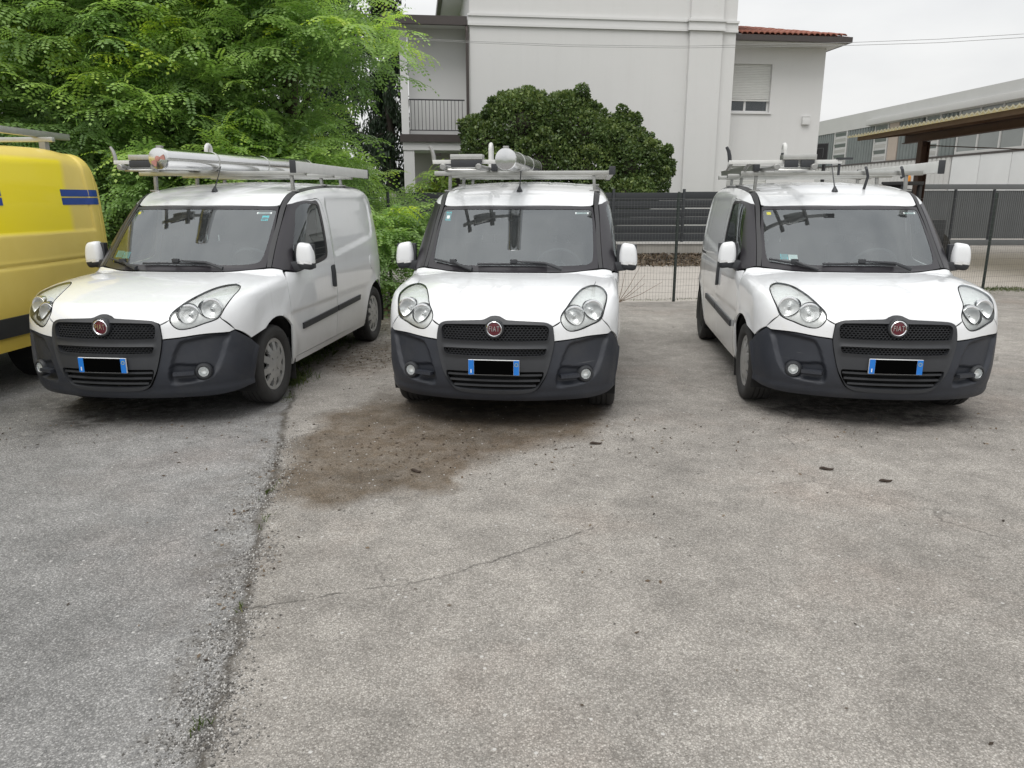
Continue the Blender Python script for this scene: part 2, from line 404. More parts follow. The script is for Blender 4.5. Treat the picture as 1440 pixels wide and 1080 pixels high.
# seam line x = a*y + b through two spots on the ground
_a = gnd(403, 600); _b = gnd(330, 920)
SEAM = ((_a.x-_b.x)/(_a.y-_b.y), _a.x-(_a.x-_b.x)/(_a.y-_b.y)*_a.y)
def _e(px, py, wx, wy):      # an ellipse of ground from its centre and half extents seen in the picture
    c = gnd(px, py); return (c.x, c.y, abs(gnd(px+wx, py).x-c.x), abs(gnd(px, py-wy).y-gnd(px, py+wy).y)/2)
STAIN = [_e(560, 618, 165, 70), _e(495, 662, 108, 50), _e(690, 590, 165, 45), _e(760, 572, 110, 48), _e(610, 650, 78, 45)]
EARTH = [_e(520, 500, 120, 26), _e(480, 470, 60, 30), _e(560, 455, 60, 20), _e(690, 560, 170, 16)]
OIL_SHADE = [_e(200, 570, 210, 34), _e(120, 592, 110, 22), _e(700, 572, 190, 28), _e(1230, 572, 220, 34), _e(1130, 576, 100, 18), _e(1310, 592, 130, 18)]
simple('lane_gravel', (.40, .37, .335), .95, var=.22, scale=3.5, bump=.6, bscale=60)
simple('earth', (.12, .095, .065), .95, var=.4, scale=3, bump=.8, bscale=30)
simple('grassland', (.07, .10, .035), .95, var=.4, scale=1.5, bump=.8, bscale=30)
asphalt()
tag(G().add([(-300,-150,-.09),(300,-150,-.09),(300,500,-.09),(-300,500,-.09)], [(0,1,2,3)]).build('ground', MATS['grassland']), kind='structure')
FENCE = [(-14., 11.5), (-1.9, 11.75), (2.62, 12.05), (8.55, 13.55), (13.5, 14.8), (20., 16.4)]
lot = [(-40, -14), (40, -14), (40, 20.)]+[(x, y-.02) for x, y in FENCE[::-1]]+[(-40, 11.)]
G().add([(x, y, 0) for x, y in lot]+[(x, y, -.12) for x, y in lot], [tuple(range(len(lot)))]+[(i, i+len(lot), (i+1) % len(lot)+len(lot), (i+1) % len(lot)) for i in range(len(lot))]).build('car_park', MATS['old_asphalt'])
tag(bpy.data.objects['car_park'], kind='structure')
tag(G().add([(-40,11.0,-.03),(40,11.,-.03),(60,29.,-.03),(60,60,-.03),(16,60,-.03),(11,30,-.03),(9.6,23,-.03),(-40,21.5,-.03)], [tuple(range(8))]).build('lane', MATS['lane_gravel']), kind='structure')
# ================================================================== house, boundary fences, shed, canopy
def render_mat():
    t = NT('render_white')
    mpg = t.n('ShaderNodeMapping'); mpg.inputs['Scale'].default_value = (2.2, 2.2, .16); t.l(t.coord(), mpg.inputs[0])
    c = t.mix(t.noise(.7, 6, .6), (.61, .608, .60), (.655, .652, .646))
    c = t.mix(t.ramp(t.noise(1., 6, .65, mpg.outputs[0]), [(.50, 0.), (.80, .16)]), c, (.48, .475, .46))
    c = t.mix(t.ramp(t.noise(3.5, 6, .7), [(.60, 0.), (.80, .25)]), c, (.47, .46, .44))
    t.pbr(c, .92, 0, t.bump(t.noise(90, 4), .3, .004))
render_mat()
simple('render_grey', (.44, .43, .415), .92, var=.06, scale=.8, bump=.25, bscale=120)
simple('render_light', (.64, .64, .635), .9, var=.05, scale=1.)
simple('gutter_brown', (.055, .045, .042), .5, var=.2)
simple('railing_iron', (.03, .03, .032), .55, var=.2)
simple('clay_tile', (.235, .085, .055), .85, var=.35, scale=5, bump=.4, bscale=80)
simple('shutter', (.62, .62, .60), .6, var=.06)
simple('anthracite_slat', (.024, .027, .031), .5, var=.15, scale=2)
simple('dark_sheet', (.115, .122, .125), .5, var=.15, scale=2)
simple('concrete', (.30, .285, .26), .95, var=.3, scale=2.2, bump=.6, bscale=40)
simple('cap_stone', (.52, .51, .49), .9, var=.12)
simple('shed_light', (.50, .50, .49), .8, var=.07, scale=1.2)
simple('shed_white', (.60, .61, .61), .7, var=.06, scale=1.2)
simple('shed_green', (.155, .175, .172), .55, var=.25, scale=.9)
simple('shed_tan', (.40, .34, .29), .8, var=.1)
simple('rust_brown', (.060, .030, .022), .7, var=.35, scale=5)
simple('old_timber', (.125, .082, .048), .9, var=.3, scale=5)
simple('grp_edge', (.52, .49, .36), .7, var=.2, scale=6)
simple('cable', (.28, .28, .28), .6)
def grp():
    t = NT('grp_sheet'); d = t.n('ShaderNodeBsdfDiffuse'); r = t.n('ShaderNodeBsdfTranslucent')
    c = t.mix(t.noise(2.5, 6, .65), (.20, .165, .085), (.46, .40, .23))
    t.l(c, d.inputs[0]); t.l(c, r.inputs[0]); m = t.n('ShaderNodeMixShader'); m.inputs[0].default_value = .72
    t.l(d.outputs[0], m.inputs[1]); t.l(r.outputs[0], m.inputs[2]); t.l(m.outputs[0], t.out.inputs[0])
grp()
# ---------------- house; local x runs along the front wall, local y into the house
HA = Vector((-1.36, 26.0, 0)); HR = math.radians(7.2)
house = empty('house', HA, HR, 'pale rendered two-storey house with balcony and red tiled wing behind the slat fence', 'house')
def win(par, x0, x1, z0, z1, yw, open_frac, name='window'):
    """recessed roller-shutter window in the plane y = yw"""
    m = MATS; fr = G()
    fr.box((x0, yw+.14, z0), (x1, yw+.18, z0+.06)).box((x0, yw+.14, z1-.06), (x1, yw+.18, z1)).box((x0, yw+.14, z0+.06), (x0+.06, yw+.18, z1-.06)).box((x1-.06, yw+.14, z0+.06), (x1, yw+.18, z1-.06)).box(((x0+x1)/2-.04, yw+.14, z0+.06), ((x0+x1)/2+.04, yw+.18, z1-.06))
    o = fr.build(name, m['render_light'], par)
    G().box((x0+.06, yw+.155, z0+.06), (x1-.06, yw+.165, z1-.06)).build('pane', m['house_glass'], o)
    G().box((x0, yw+.6, z0), (x1, yw+.62, z1)).build('room', m['interior_grey'], o)
    sh = G(); z = z1; zb = z0+(z1-z0)*open_frac; k = 0
    while z-.055 > zb:
        sh.add([(x0, yw+.095, z), (x1, yw+.095, z), (x1, yw+.080, z-.012), (x0, yw+.080, z-.012), (x1, yw+.080, z-.045), (x0, yw+.080, z-.045), (x1, yw+.10, z-.055), (x0, yw+.10, z-.055)], [(0,3,2,1),(3,5,4,2),(5,7,6,4)])
        z -= .055
    sh.box((x0, yw+.075, zb-.04), (x1, yw+.105, zb+.02))
    sh.build('shutter', m['shutter'], o)
    G().box((x0-.06, yw-.05, z0-.06), (x1+.06, yw+.14, z0-.003)).build('sill', m['render_light'], o)
    return o
def wall_with_holes(name, x0, x1, z0, z1, y0, y1, holes, m, par):
    xs = sorted({x0, x1, *[h[0] for h in holes], *[h[1] for h in holes]}); zs = sorted({z0, z1, *[h[2] for h in holes], *[h[3] for h in holes]})
    g = G(); hit = lambda x, z: any(h[0] < x < h[1] and h[2] < z < h[3] for h in holes)
    for i in range(len(xs)-1):
        for j in range(len(zs)-1):
            a, b, c, d = xs[i], xs[i+1], zs[j], zs[j+1]
            if hit((a+b)/2, (c+d)/2): continue
            g.add([(a, y0, c), (b, y0, c), (b, y0, d), (a, y0, d)], [(0, 1, 2, 3)]); g.add([(a, y1, c), (b, y1, c), (b, y1, d), (a, y1, d)], [(3, 2, 1, 0)])
    for (a, b, c, d) in holes:
        g.add([(a, y0, c), (a, y1, c), (a, y1, d), (a, y0, d)], [(0, 1, 2, 3)]); g.add([(b, y0, c), (b, y1, c), (b, y1, d), (b, y0, d)], [(3, 2, 1, 0)])
        g.add([(a, y0, c), (b, y0, c), (b, y1, c), (a, y1, c)], [(0, 1, 2, 3)]); g.add([(a, y0, d), (b, y0, d), (b, y1, d), (a, y1, d)], [(3, 2, 1, 0)])
    g.add([(x0, y0, z0), (x0, y1, z0), (x0, y1, z1), (x0, y0, z1)], [(0, 3, 2, 1)]); g.add([(x1, y0, z0), (x1, y1, z0), (x1, y1, z1), (x1, y0, z1)], [(0, 1, 2, 3)])
    return g.build(name, m, par)
M = MATS
LW = 8.95
G().box((0, 0, 0), (LW, 9.5, 11.2)).build('wall', M['render_white'], house)
bnd = G().box((-.06, -.07, 7.02), (LW+.05, -.001, 7.10)).box((-.05, -.05, 7.10), (LW+.04, -.001, 7.30)).box((-.07, -.09, 7.30), (LW+.06, -.001, 7.37)).build('cornice', M['render_light'], house)
pil = G().box((7.30, -.16, 0), (8.42, -.001, 7.02)).box((7.30, -.16, 7.38), (8.42, -.001, 11.1)).build('pilaster', M['render_white'], house)
G().box((7.22, -.24, 7.025), (8.50, -.092, 7.10)).box((7.24, -.21, 7.10), (8.48, -.093, 7.30)).box((7.20, -.26, 7.30), (8.52, -.094, 7.375)).build('pilaster_cornice', M['render_light'], pil)
# roof of the tall block with a wide eave on its left side
rf = G(); e0, e1, zf, zr_ = -1.05, LW+1.0, 8.35, 11.2
rf.box((-.72, -.2, 8.50), (-.002, 10.3, 8.62)); rf.build('eave_soffit', M['render_white'], house)
G().box((-.88, -.3, 8.46), (-.73, 10.4, 8.72)).build('eave_gutter', M['gutter_brown'], house)
rr = G().add([(-.75, -.3, 8.73), (-.75, 10.4, 8.73), (LW/2, 10.4, 11.9), (LW/2, -.3, 11.9), (LW+1.06, -.3, 8.73), (LW+1.06, 10.4, 8.73)], [(0, 3, 2, 1), (3, 4, 5, 2)]).build('main_roof', M['clay_tile'], house)
# right wing
WY = .9
wx0, wx1, wz = LW+.002, LW+3.75, 6.80
hl = [(LW+.05, LW+1.80, 4.62, 6.22), (LW+.15, LW+1.9, .9, 2.78)]
wall_with_holes('wing_wall', wx0, wx1, 0, wz, WY, WY+.3, hl, M['render_white'], house)
G().box((wx1-.3, WY+.301, 0), (wx1, 9.4, wz)).build('wing_side_wall', M['render_white'], house)
win(house, hl[0][0], hl[0][1], hl[0][2], hl[0][3], WY, .26)
win(house, hl[1][0], hl[1][1], hl[1][2], hl[1][3], WY, .02)
G().box((wx0, WY-.75, wz+.0), (wx1+.3, 9.4, wz+.10)).build('wing_soffit', M['render_light'], house)
G().box((wx0, WY-.88, wz+.02), (wx1+.45, WY-.752, wz+.20)).box((wx1+.302, WY-.75, wz+.02), (wx1+.45, 9.4, wz+.20)).build('wing_gutter', M['gutter_brown'], house)
wr = G().add([(wx0, WY-.80, wz+.22), (wx1+.38, WY-.80, wz+.22), (wx1+.38, 9.4, wz+.22), (wx0, 4.6, wz+1.42), (wx1-1.6, 4.6, wz+1.42)], [(0, 1, 4, 3), (1, 2, 4)]).build('wing_roof', M['clay_tile'], house)
# barrel tiles on the part of that roof one can see
sl_ = Vector((0, 4.5, 1.20)).normalized()
tg = G(); n = 7; Lt = .42
vv = []
for j in (0, 1):
    for i in range(n):
        a = math.pi*i/(n-1); rr_ = .105*(1-.12*j)
        vv.append((rr_*math.cos(a), 0, rr_*math.sin(a)*.75) if j == 0 else (rr_*math.cos(a), Lt*sl_.y, rr_*math.sin(a)*.75+Lt*sl_.z))
vv += [(p[0]*.8, p[1], p[2]*.7-.004) for p in vv[:n]]
tg.add(vv, [(i, i+1, n+i+1, n+i) for i in range(n-1)]+[(2*n+i, 2*n+i+1, i+1, i) for i in range(n-1)])
tl0 = tg.build('tile', M['clay_tile'], wr, smooth=True); first = True
random.seed(5)
for r in range(9):
    for c in range(21):
        x = wx0+.12+c*.20; y = WY-.84+r*.36*sl_.y; z = wz+.235+r*.36*sl_.z
        if x > wx1+.30-r*.36*.75: continue
        o = tl0 if first else inst(tl0, wr); first = False
        o.location = (x+random.uniform(-.012, .012), y+random.uniform(-.015, .015), z); o.rotation_euler = (0, 0, random.uniform(-.03, .03))
G().box((wx1-.70, WY-.10, 4.22), (wx1-.42, WY-.001, 4.50)).box((wx1-.71, WY-.11, 4.48), (wx1-.41, WY-.102, 4.52)).build('wall_box', M['render_light'], house, bevel=.01)
# left side: balcony above a porch
BX = -2.22; BY = .75
G().box((BX+.22, BY+.35, 3.722), (-.002, BY+.5, 7.118)).build('balcony_back_wall', M['render_light'], house)
G().box((BX+.05, BY+1.7, 0), (-.002, BY+1.9, 3.50)).build('porch_back_wall', M['render_grey'], house)
dr = G().box((-1.25, BY+1.64, .05), (-.25, BY+1.70, 2.5)).build('porch_door', M['gutter_brown'], house)
sl2 = G().box((BX-.12, BY-.28, 3.48), (-.002, BY+1.39, 3.72)).build('balcony_slab', M['gutter_brown'], house)
G().box((BX-.04, BY-.20, 3.22), (-.002, BY+1.69, 3.478)).build('porch_beam', M['render_light'], house)
G().box((BX-.02, BY-.17, 0), (BX+.34, BY+.15, 3.218)).build('porch_pillar', M['render_light'], house)
G().box((BX-.05, BY-.17, 3.722), (BX+.20, BY+.10, 7.118)).build('balcony_pillar', M['render_light'], house)
G().box((BX-.55, BY-.55, 7.12), (-.002, BY+1.8, 7.22)).build('balcony_roof', M['render_light'], house)
G().box((BX-.60, BY-.70, 7.04), (-.08, BY-.552, 7.30)).build('balcony_gutter', M['gutter_brown'], house)
G().tube([(-.09, BY-.60, 7.04), (-.09, -.06, 6.85), (-.09, -.06, 3.75)], .05, 8).build('downpipe', M['gutter_brown'], house, smooth=True)
ry = BY-.20
ral = G().box((BX+.2, ry-.02, 4.80), (-.16, ry+.02, 4.84)).box((BX+.2, ry-.015, 3.84), (-.16, ry+.015, 3.87)).build('railing', M['railing_iron'], house)
b0 = None
for i in range(15):
    x = BX+.27+i*.122
    if b0 is None: b0 = G().box((-.009, -.009, 3.871), (.009, .009, 4.799)).build('baluster', M['railing_iron'], ral); b0.location = (x, ry, 0)
    else: c = inst(b0, ral); c.location = (x, ry, 0)
G().box((-1.30, BY-.12, 3.05), (-.98, BY-.03, 3.12)).build('porch_lamp', M['gutter_brown'], house)

# ---------------- slat fence on a low wall
random.seed(11)
bw = empty('boundary_wall', (0, 21, 0), 0, 'low weathered concrete wall with pale capping under the slat fence', 'wall')
G().box((-3.2, 0, -.12), (8.6, .25, .40)).build('wall_body', M['concrete'], bw)
G().box((-3.22, -.03, .403), (8.62, .28, .455)).build('capping', M['cap_stone'], bw)
fpx = [-3.0+1.93*i for i in range(7)]
sf = empty('slat_fence', (0, 21.12, .46), 0, 'dark anthracite fence of wide horizontal slats above the low wall', 'fence')
p0 = None; s0 = None
for i, x in enumerate(fpx):
    if p0 is None: p0 = G().box((-.035, -.04, -.30), (.035, .04, 1.42)).box((-.09, -.10, -.32), (.09, -.041, -.14)).build('post', M['anthracite_slat'], sf, bevel=.006); p0.location = (x, 0, 0)
    else: inst(p0, sf, (x, 0, 0))
    if i == len(fpx)-1: break
    zz = .012
    for k in range(6):
        if s0 is None: s0 = G().box((-.925, -.012, 0), (.925, .012, .212)).box((-.925, -.018, .005), (.925, -.0125, .018)).build('slat', M['anthracite_slat'], sf, bevel=.003); o = s0
        else: o = inst(s0, sf)
        o.location = (x+.965, random.uniform(-.004, .004), zz)
        zz += .216+(.022 if k in (1, 3) and i >= 4 else .010 if k in (1, 3) else 0)
# intercom pillar
ip = empty('intercom_pillar', (at(550, 300, 20.6).x, 20.6, 0), 0, 'slim grey concrete pillar with an intercom at the end of the slat fence', 'pillar')
G().box((-.14, -.12, -.1), (.14, .12, 1.78)).build('column', M['concrete'], ip, bevel=.01)
ic = G().box((-.07, -.15, 1.12), (.07, -.121, 1.42)).build('intercom', M['cap_stone'], ip, bevel=.008)
G().box((-.045, -.157, 1.30), (.045, -.151, 1.38)).build('grille', M['gutter_brown'], ic); G().box((-.03, -.157, 1.18), (.03, -.151, 1.26)).build('button_plate', M['gutter_brown'], ic)
G().box((-.09, -.135, 1.62), (.09, -.121, 1.74)).build('number_sign', M['cap_stone'], ip)

# ---------------- grey sheet-metal gate at the right
gy = 27.6; gx0 = at(1285, 300, gy).x; gx1 = gx0+8.2
gt = empty('sheet_metal_gate', (gx0, gy, -.03), math.radians(-1.), 'long dark grey gate of ribbed metal panels beyond the lane', 'gate')
G().box((0, -.05, 1.98), (8.2, .05, 2.16)).build('top_rail', M['dark_sheet'], gt, bevel=.01)
G().box((0, -.05, .02), (8.2, .05, .22)).build('bottom_rail', M['dark_sheet'], gt, bevel=.01)
pn = None
for i in range(6):
    x = .02+i*1.37
    g = G(); nr = 18; wd = 1.30
    for k in range(nr):
        a = .03+wd*k/nr; b = a+wd/nr*.5; c = a+wd/nr
        g.add([(a, -.012, .25), (b, -.012, .25), (b, .012, .25), (c, .012, .25), (a, -.012, 1.94), (b, -.012, 1.94), (b, .012, 1.94), (c, .012, 1.94)], [(0, 1, 5, 4), (1, 2, 6, 5), (2, 3, 7, 6)])
        g.add([(c, .012, .25), (c+.001, -.012, .25), (c+.001, -.012, 1.94), (c, .012, 1.94)], [(0, 1, 2, 3)])
    if pn is None: pn = g.build('panel', M['dark_sheet'], gt); pn.location.x = x
    else: c = inst(pn, gt); c.location.x = x
    if i == 0: ps = G().box((-.03, -.045, .222), (.03, .045, 1.978)).build('upright', M['anthracite_slat'], gt); ps.location.x = x+.0
    else: c = inst(ps, gt); c.location.x = x

# ---------------- industrial shed on the right
SA = at(1150, 172, 62.); SB = at(1440, 110, 40.)
sdv = Vector((SB.x-SA.x, SB.y-SA.y, 0)); SL = sdv.length; sdir = sdv.normalized()
sA = Vector((SA.x, SA.y, 0))-sdir*6
sang = math.atan2(sdir.y, sdir.x)
shed = empty('industrial_shed', (sA.x, sA.y, -.09), sang, 'long light grey industrial shed with a band of sheeting and glazing', 'shed')
Ltot = SL+6+14
def s_of(px):     # distance along the wall at a picture column
    r = (px-720)/CAM_F; c, s = math.cos(CAM_PITCH), math.sin(CAM_PITCH); u = .33; k = r/(c+u*s)
    # x = k*y on the wall line
    return (k*sA.y-sA.x)/(sdir.x-k*sdir.y)
zt, zg, zb = 7.6, 6.55, 4.12
G().box((0, 0, zg), (Ltot, 12, zt)).build('parapet', M['shed_light'], shed)
G().box((s_of(1222), -.35, zg+.05), (Ltot, -.002, zg+.42)).build('gutter', M['shed_light'], shed, bevel=.02)
G().box((0, .12, zb), (Ltot, 12, zg-.002)).build('upper_wall', M['shed_green'], shed)
G().box((0, .05, 0), (Ltot, 12, zb-.002)).build('lower_wall', M['shed_white'], shed)
G().box((0, -.06, zb-.05), (Ltot, .045, zb+.05)).build('string_course', M['gutter_brown'], shed)
def ribbed(x0, x1, z0, z1, y, m, name, pitch=.33):
    g = G(); nn = max(2, int((x1-x0)/pitch))
    for k in range(nn):
        a = x0+(x1-x0)*k/nn; w_ = (x1-x0)/nn; b = a+w_*.55; c = a+w_
        g.add([(a, y, z0), (b, y, z0), (b+.03, y+.05, z0), (c-.03, y+.05, z0), (c, y, z0)]+[(a, y, z1), (b, y, z1), (b+.03, y+.05, z1), (c-.03, y+.05, z1), (c, y, z1)], [(0, 1, 6, 5), (1, 2, 7, 6), (2, 3, 8, 7), (3, 4, 9, 8)])
    return g.build(name, M[m], shed)
sp = [s_of(p) for p in (1147, 1175, 1190, 1230, 1248, 1262, 1295, 1303, 1320, 1343)]
ribbed(max(.1, sp[0]-4), sp[1]-.3, zb+.06, zg-.01, .03, 'shed_green', 'cladding_panel')
ribbed(sp[2]+.2, sp[3]-.2, zb+.06, zg-.01, .03, 'shed_green', 'cladding_panel'); ribbed(sp[5]+.1, sp[6], zb+.06, zg-.01, .03, 'shed_green', 'cladding_panel'); ribbed(sp[8]+.1, sp[9], zb+.06, zg-.01, .03, 'shed_green', 'cladding_panel')
G().box((sp[4]+.1, .02, zb+.06), (sp[5], .11, zg-.01)).build('tan_panel', M['shed_tan'], shed)
def louvre(x0, x1):
    o = G().box((x0, .0, zb+.06), (x0+.12, .11, zg-.01)).box((x1-.12, .0, zb+.06), (x1, .11, zg-.01)).box((x0+.12, .07, zb+.06), (x1-.12, .11, zg-.01)).build('louvre', M['shed_light'], shed)
    for k in range(6):
        z = zb+.1+k*.39; G().beam((x0+.12, .06, z+.16), (x1-.12, .06, z+.16), .05, .30, (0, -.35, 1)).build('blade', M['shed_green'] if k % 2 else M['shed_light'], o)
louvre(sp[1]-.2, sp[2]+.1); louvre(sp[3]-.1, sp[4]); louvre(sp[6]+.3, sp[8])
x = sp[9]+.1; pw = 1.75; 
mul = None
while x+pw < Ltot:
    w_ = G().box((x, .0, zb+.06), (x+.10, .11, zg-.01)).box((x+.10, .0, zb+.06), (x+pw, .11, zb+.20)).box((x+.10, .0, zb+1.18), (x+pw, .11, zb+1.30)).build('window', M['shed_light'], shed)
    G().box((x+.10, .06, zb+.2), (x+pw, .08, zb+1.18)).build('pane', M['shed_pane'] if 'shed_pane' in M else simple('shed_pane', (.22, .235, .23), .25, var=.2, scale=.6), w_)
    G().box((x+.10, .06, zb+1.3), (x+pw, .08, zg-.02)).build('pane', M['shed_pane'], w_)
    x += pw
ribbed(max(.1, sp[0]-4), sp[9], 0, zb-.06, -.04, 'shed_light', 'lower_cladding', .42)
x = sp[9]+.05
while x+2.4 < Ltot:
    G().box((x, -.03, 0), (x+2.36, .045, zb-.06)).build('wall_panel', M['shed_white'], shed, bevel=.01); x += 2.4

# ---------------- steel canopy with yellowed corrugated sheets
cn = empty('canopy', (0, 0, 0), 0, 'rusty brown steel canopy with yellowed corrugated roof sheets', 'canopy')
cx0, cx1, cy0, cy1, cz = 10.38, 18.2, 9.0, 24.0, 3.45
g = G(); nseg = 150
for k in range(nseg+1):
    y = cy0+(cy1-cy0)*k/nseg; zz = cz+.025*math.cos(k*math.pi)
    g.v += [(cx0-.12, y, zz), (cx1, y, zz+.107*(cx1-cx0))]
g.f = [(2*k, 2*k+2, 2*k+3, 2*k+1) for k in range(nseg)]
g.build('roof_sheet', M['grp_sheet'], cn, smooth=True, angle=60)
e = G()
for k in range(nseg+1):
    y = cy0+(cy1-cy0)*k/nseg; zz = cz+.03*math.cos(k*math.pi)
    e.v += [(cx0-.125, y, zz-.018), (cx0-.125, y, zz+.022)]
e.f = [(2*k, 2*k+1, 2*k+3, 2*k+2) for k in range(nseg)]
e.build('sheet_edge', M['grp_edge'], cn)
G().beam((cx0+.02, cy0, cz-.09), (cx0+.02, cy1-.5, cz-.09), .07, .11).build('edge_purlin', M['old_timber'], cn)
for x in (11.75, 17.3):
    zc = cz+(x-cx0)*.107
    gi = G().box((x-.09, cy0, zc-.16), (x+.09, cy1-.6, zc-.135)).box((x-.012, cy0, zc-.36), (x+.012, cy1-.6, zc-.16)).box((x-.09, cy0, zc-.385), (x+.09, cy1-.6, zc-.36)).build('girder', M['rust_brown'], cn)
    for y in (22.3, 10.2):
        G().box((x-.12, y-.12, -.03), (x-.10, y+.12, zc-.39)).box((x+.10, y-.12, -.03), (x+.12, y+.12, zc-.39)).box((x-.10, y-.01, -.03), (x+.10, y+.01, zc-.39)).build('post', M['rust_brown'], cn)
for y in (23.2, 21.3, 19.4, 17.5, 15.6, 13.7, 11.9, 10.1):
    G().beam((cx0+.06, y, cz-.085), (cx1-.05, y, cz-.085+.107*(cx1-cx0-.1)), .08, .12).build('rafter', M['rust_brown'], cn)
for x in (12.7, 14.0, 15.5):
    G().beam((x, cy0, cz-.03+(x-cx0)*.107), (x, cy1-.5, cz-.03+(x-cx0)*.107), .05, .05).build('purlin', M['old_timber'], cn)
G().tube([(11.75, 22.3, 3.1), (13.0, 18.5, 2.72), (13.0, 15.5, 2.9)], .014, 6).build('tie_rod', M['rust_brown'], cn)
G().tube([(13.0, 18.5, 2.72), (13.0, 18.5, 3.5)], .02, 6).build('king_strut', M['rust_brown'], cn)

# ---------------- basketball hoop, loader, cables
bp = at(1152, 211, 30.)
hp = empty('basketball_hoop', (bp.x, 30, -.09), math.radians(-55), 'black basketball backboard with white net beside the house', 'basketball hoop')
G().box((-.05, .35, 0), (.05, .45, 3.1)).beam((0, .4, 3.0), (0, .05, 3.2), .06, .08).build('post', M['railing_iron'], hp)
bb = G().box((-.36, -.01, bp.z-.31), (.36, .02, bp.z+.33)).build('backboard', M['railing_iron'], hp)
G().box((-.36, -.022, bp.z-.31), (.36, -.011, bp.z-.28)).box((-.36, -.022, bp.z+.30), (.36, -.011, bp.z+.33)).box((-.20, -.022, bp.z-.2), (-.18, -.011, bp.z+.14)).box((.18, -.022, bp.z-.2), (.20, -.011, bp.z+.14)).box((-.20, -.022, bp.z+.14), (.20, -.011, bp.z+.16)).build('board_lines', M['dark_sheet'], bb)
rz_ = bp.z-.36
rg = G().tube([(.225*math.cos(a), -.36+.225*math.sin(a), rz_) for a in np.linspace(0, 2*math.pi, 25)], .012, 6, False).beam((0, -.02, rz_), (0, -.14, rz_), .08, .02).build('ring', M['faded_red'], hp)
nt_ = G()
for k in range(12):
    for sg in (1, -1):
        a0 = k*math.pi/6; pts = [((.225-.10*t)*math.cos(a0+sg*t*.5), -.36+(.225-.10*t)*math.sin(a0+sg*t*.5), rz_-.42*t) for t in (0, .5, 1)]
        nt_.tube(pts, .010, 4, False)
nt_.build('net', M['cap_stone'], rg)
lp = at(1270, 262, 19.5)
ld = empty('wheel_loader', (lp.x, 19.5, -.03), math.radians(20), 'dark compact loader with an orange beacon behind the canopy post', 'loader'); ld.scale = (1.1, 1.1, 1.1)
G().box((-.55, -.8, .35), (.55, .9, 1.05)).box((-.50, .1, 1.05), (.50, .88, 1.30)).build('body', M['anthracite_slat'], ld, bevel=.05)
G().box((-.30, -.30, 1.80), (.30, .35, 1.88)).box((-.28, -.28, 1.05), (-.20, -.2, 1.80)).box((.20, -.28, 1.05), (.28, -.2, 1.80)).box((-.28, .20, 1.05), (.28, .33, 1.80)).build('cab_frame', M['railing_iron'], ld, bevel=.01)
G().box((-.22, -.1, 1.05), (.22, .15, 1.72)).build('seat', M['seat_cloth'], ld, bevel=.05)
G().lathe([(.075, 0), (.075, .10), (.05, .145), (0, .15)], (.10, 0, 1.881), (0, 0, 1), 16).build('beacon', M['amber'], ld, smooth=True)
for sx0 in (-.62, .62):
    for y in (-.5, .6): G().lathe([(0, -.11), (.34, -.11), (.38, -.07), (.38, .07), (.34, .11), (0, .11)], (sx0, y, .38), (1, 0, 0), 24).build('wheel', M['rubber'], ld, smooth=True)
for k, (dy, nm) in enumerate(((0, 'upper'), (5, 'lower'))):
    pts = [at(560, 53+dy*.3, 24.2), at(660, 58+dy*.4, 24.), at(800, 63+dy*.5, 23.8), at(957, 65+dy*.5, 23.5), at(1100, 62+dy*.7, 23.2), at(1190, 60+dy*.8, 23.), at(1320, 55+dy, 22.6), at(1500, 44+dy, 22.), at(1800, 10+dy, 21.)]
    tag(G().tube(pts, .0065, 5).build('overhead_cable', M['cable']), 'thin dark overhead cable crossing above the house and sky, %s of two' % nm, 'cable', 'overhead cables')

# ---------------- wire mesh fence round the car park
simple('wire_grey', (.16, .165, .16), .5, .5, var=.1)
simple('post_green', (.012, .020, .016), .55, var=.2)
wf = empty('wire_fence', (0, 0, 0), 0, 'welded wire mesh fence on thin dark posts at the edge of the car park', 'fence')
wm = G(); HT = 1.62
for (xa, ya), (xb, yb) in zip(FENCE[:-1], FENCE[1:]):
    L = math.hypot(xb-xa, yb-ya); n = int(L/.05)
    for i in range(n):
        t = i/n; x, y = xa+(xb-xa)*t, ya+(yb-ya)*t; r = .0014
        wm.add([(x-r, y, .03), (x+r, y, .03), (x+r, y, HT), (x-r, y, HT), (x, y-r, .03), (x, y+r, .03), (x, y+r, HT), (x, y-r, HT)], [(0, 1, 2, 3), (4, 5, 6, 7)])
    for k in range(16):
        z = .04+k*.105; r = .0014 if k < 15 else .0024
        wm.add([(xa, ya-.003, z-r), (xb, yb-.003, z-r), (xb, yb-.003, z+r), (xa, ya-.003, z+r), (xa, ya-.003-r, z), (xb, yb-.003-r, z), (xb, yb-.003+r, z), (xa, ya-.003+r, z)], [(0, 1, 2, 3), (4, 5, 6, 7)])
tag(wm.build('wire_mesh', M['wire_grey'], wf), kind='stuff')
pps = [(-7.9, 11.62), (-4.9, 11.69), (-1.9, 11.75), (2.62, 12.05), (8.55, 13.55), (11.1, 14.2), (13.5, 14.8), (16.5, 15.5)]
pp0 = None
for x, y in pps:
    if pp0 is None: pp0 = G().tube([(0, 0, -.1), (0, 0, 1.70), (0, 0, 1.72)], [.024, .024, .018], 10).build('post', M['post_green'], wf, smooth=True); pp0.location = (x, y+.028, 0)
    else: inst(pp0, wf, (x, y+.028, 0))
G().beam((9.75, 12.9, .02), (11.05, 14.22, 1.2), .045, .045).build('brace', M['post_green'], wf)
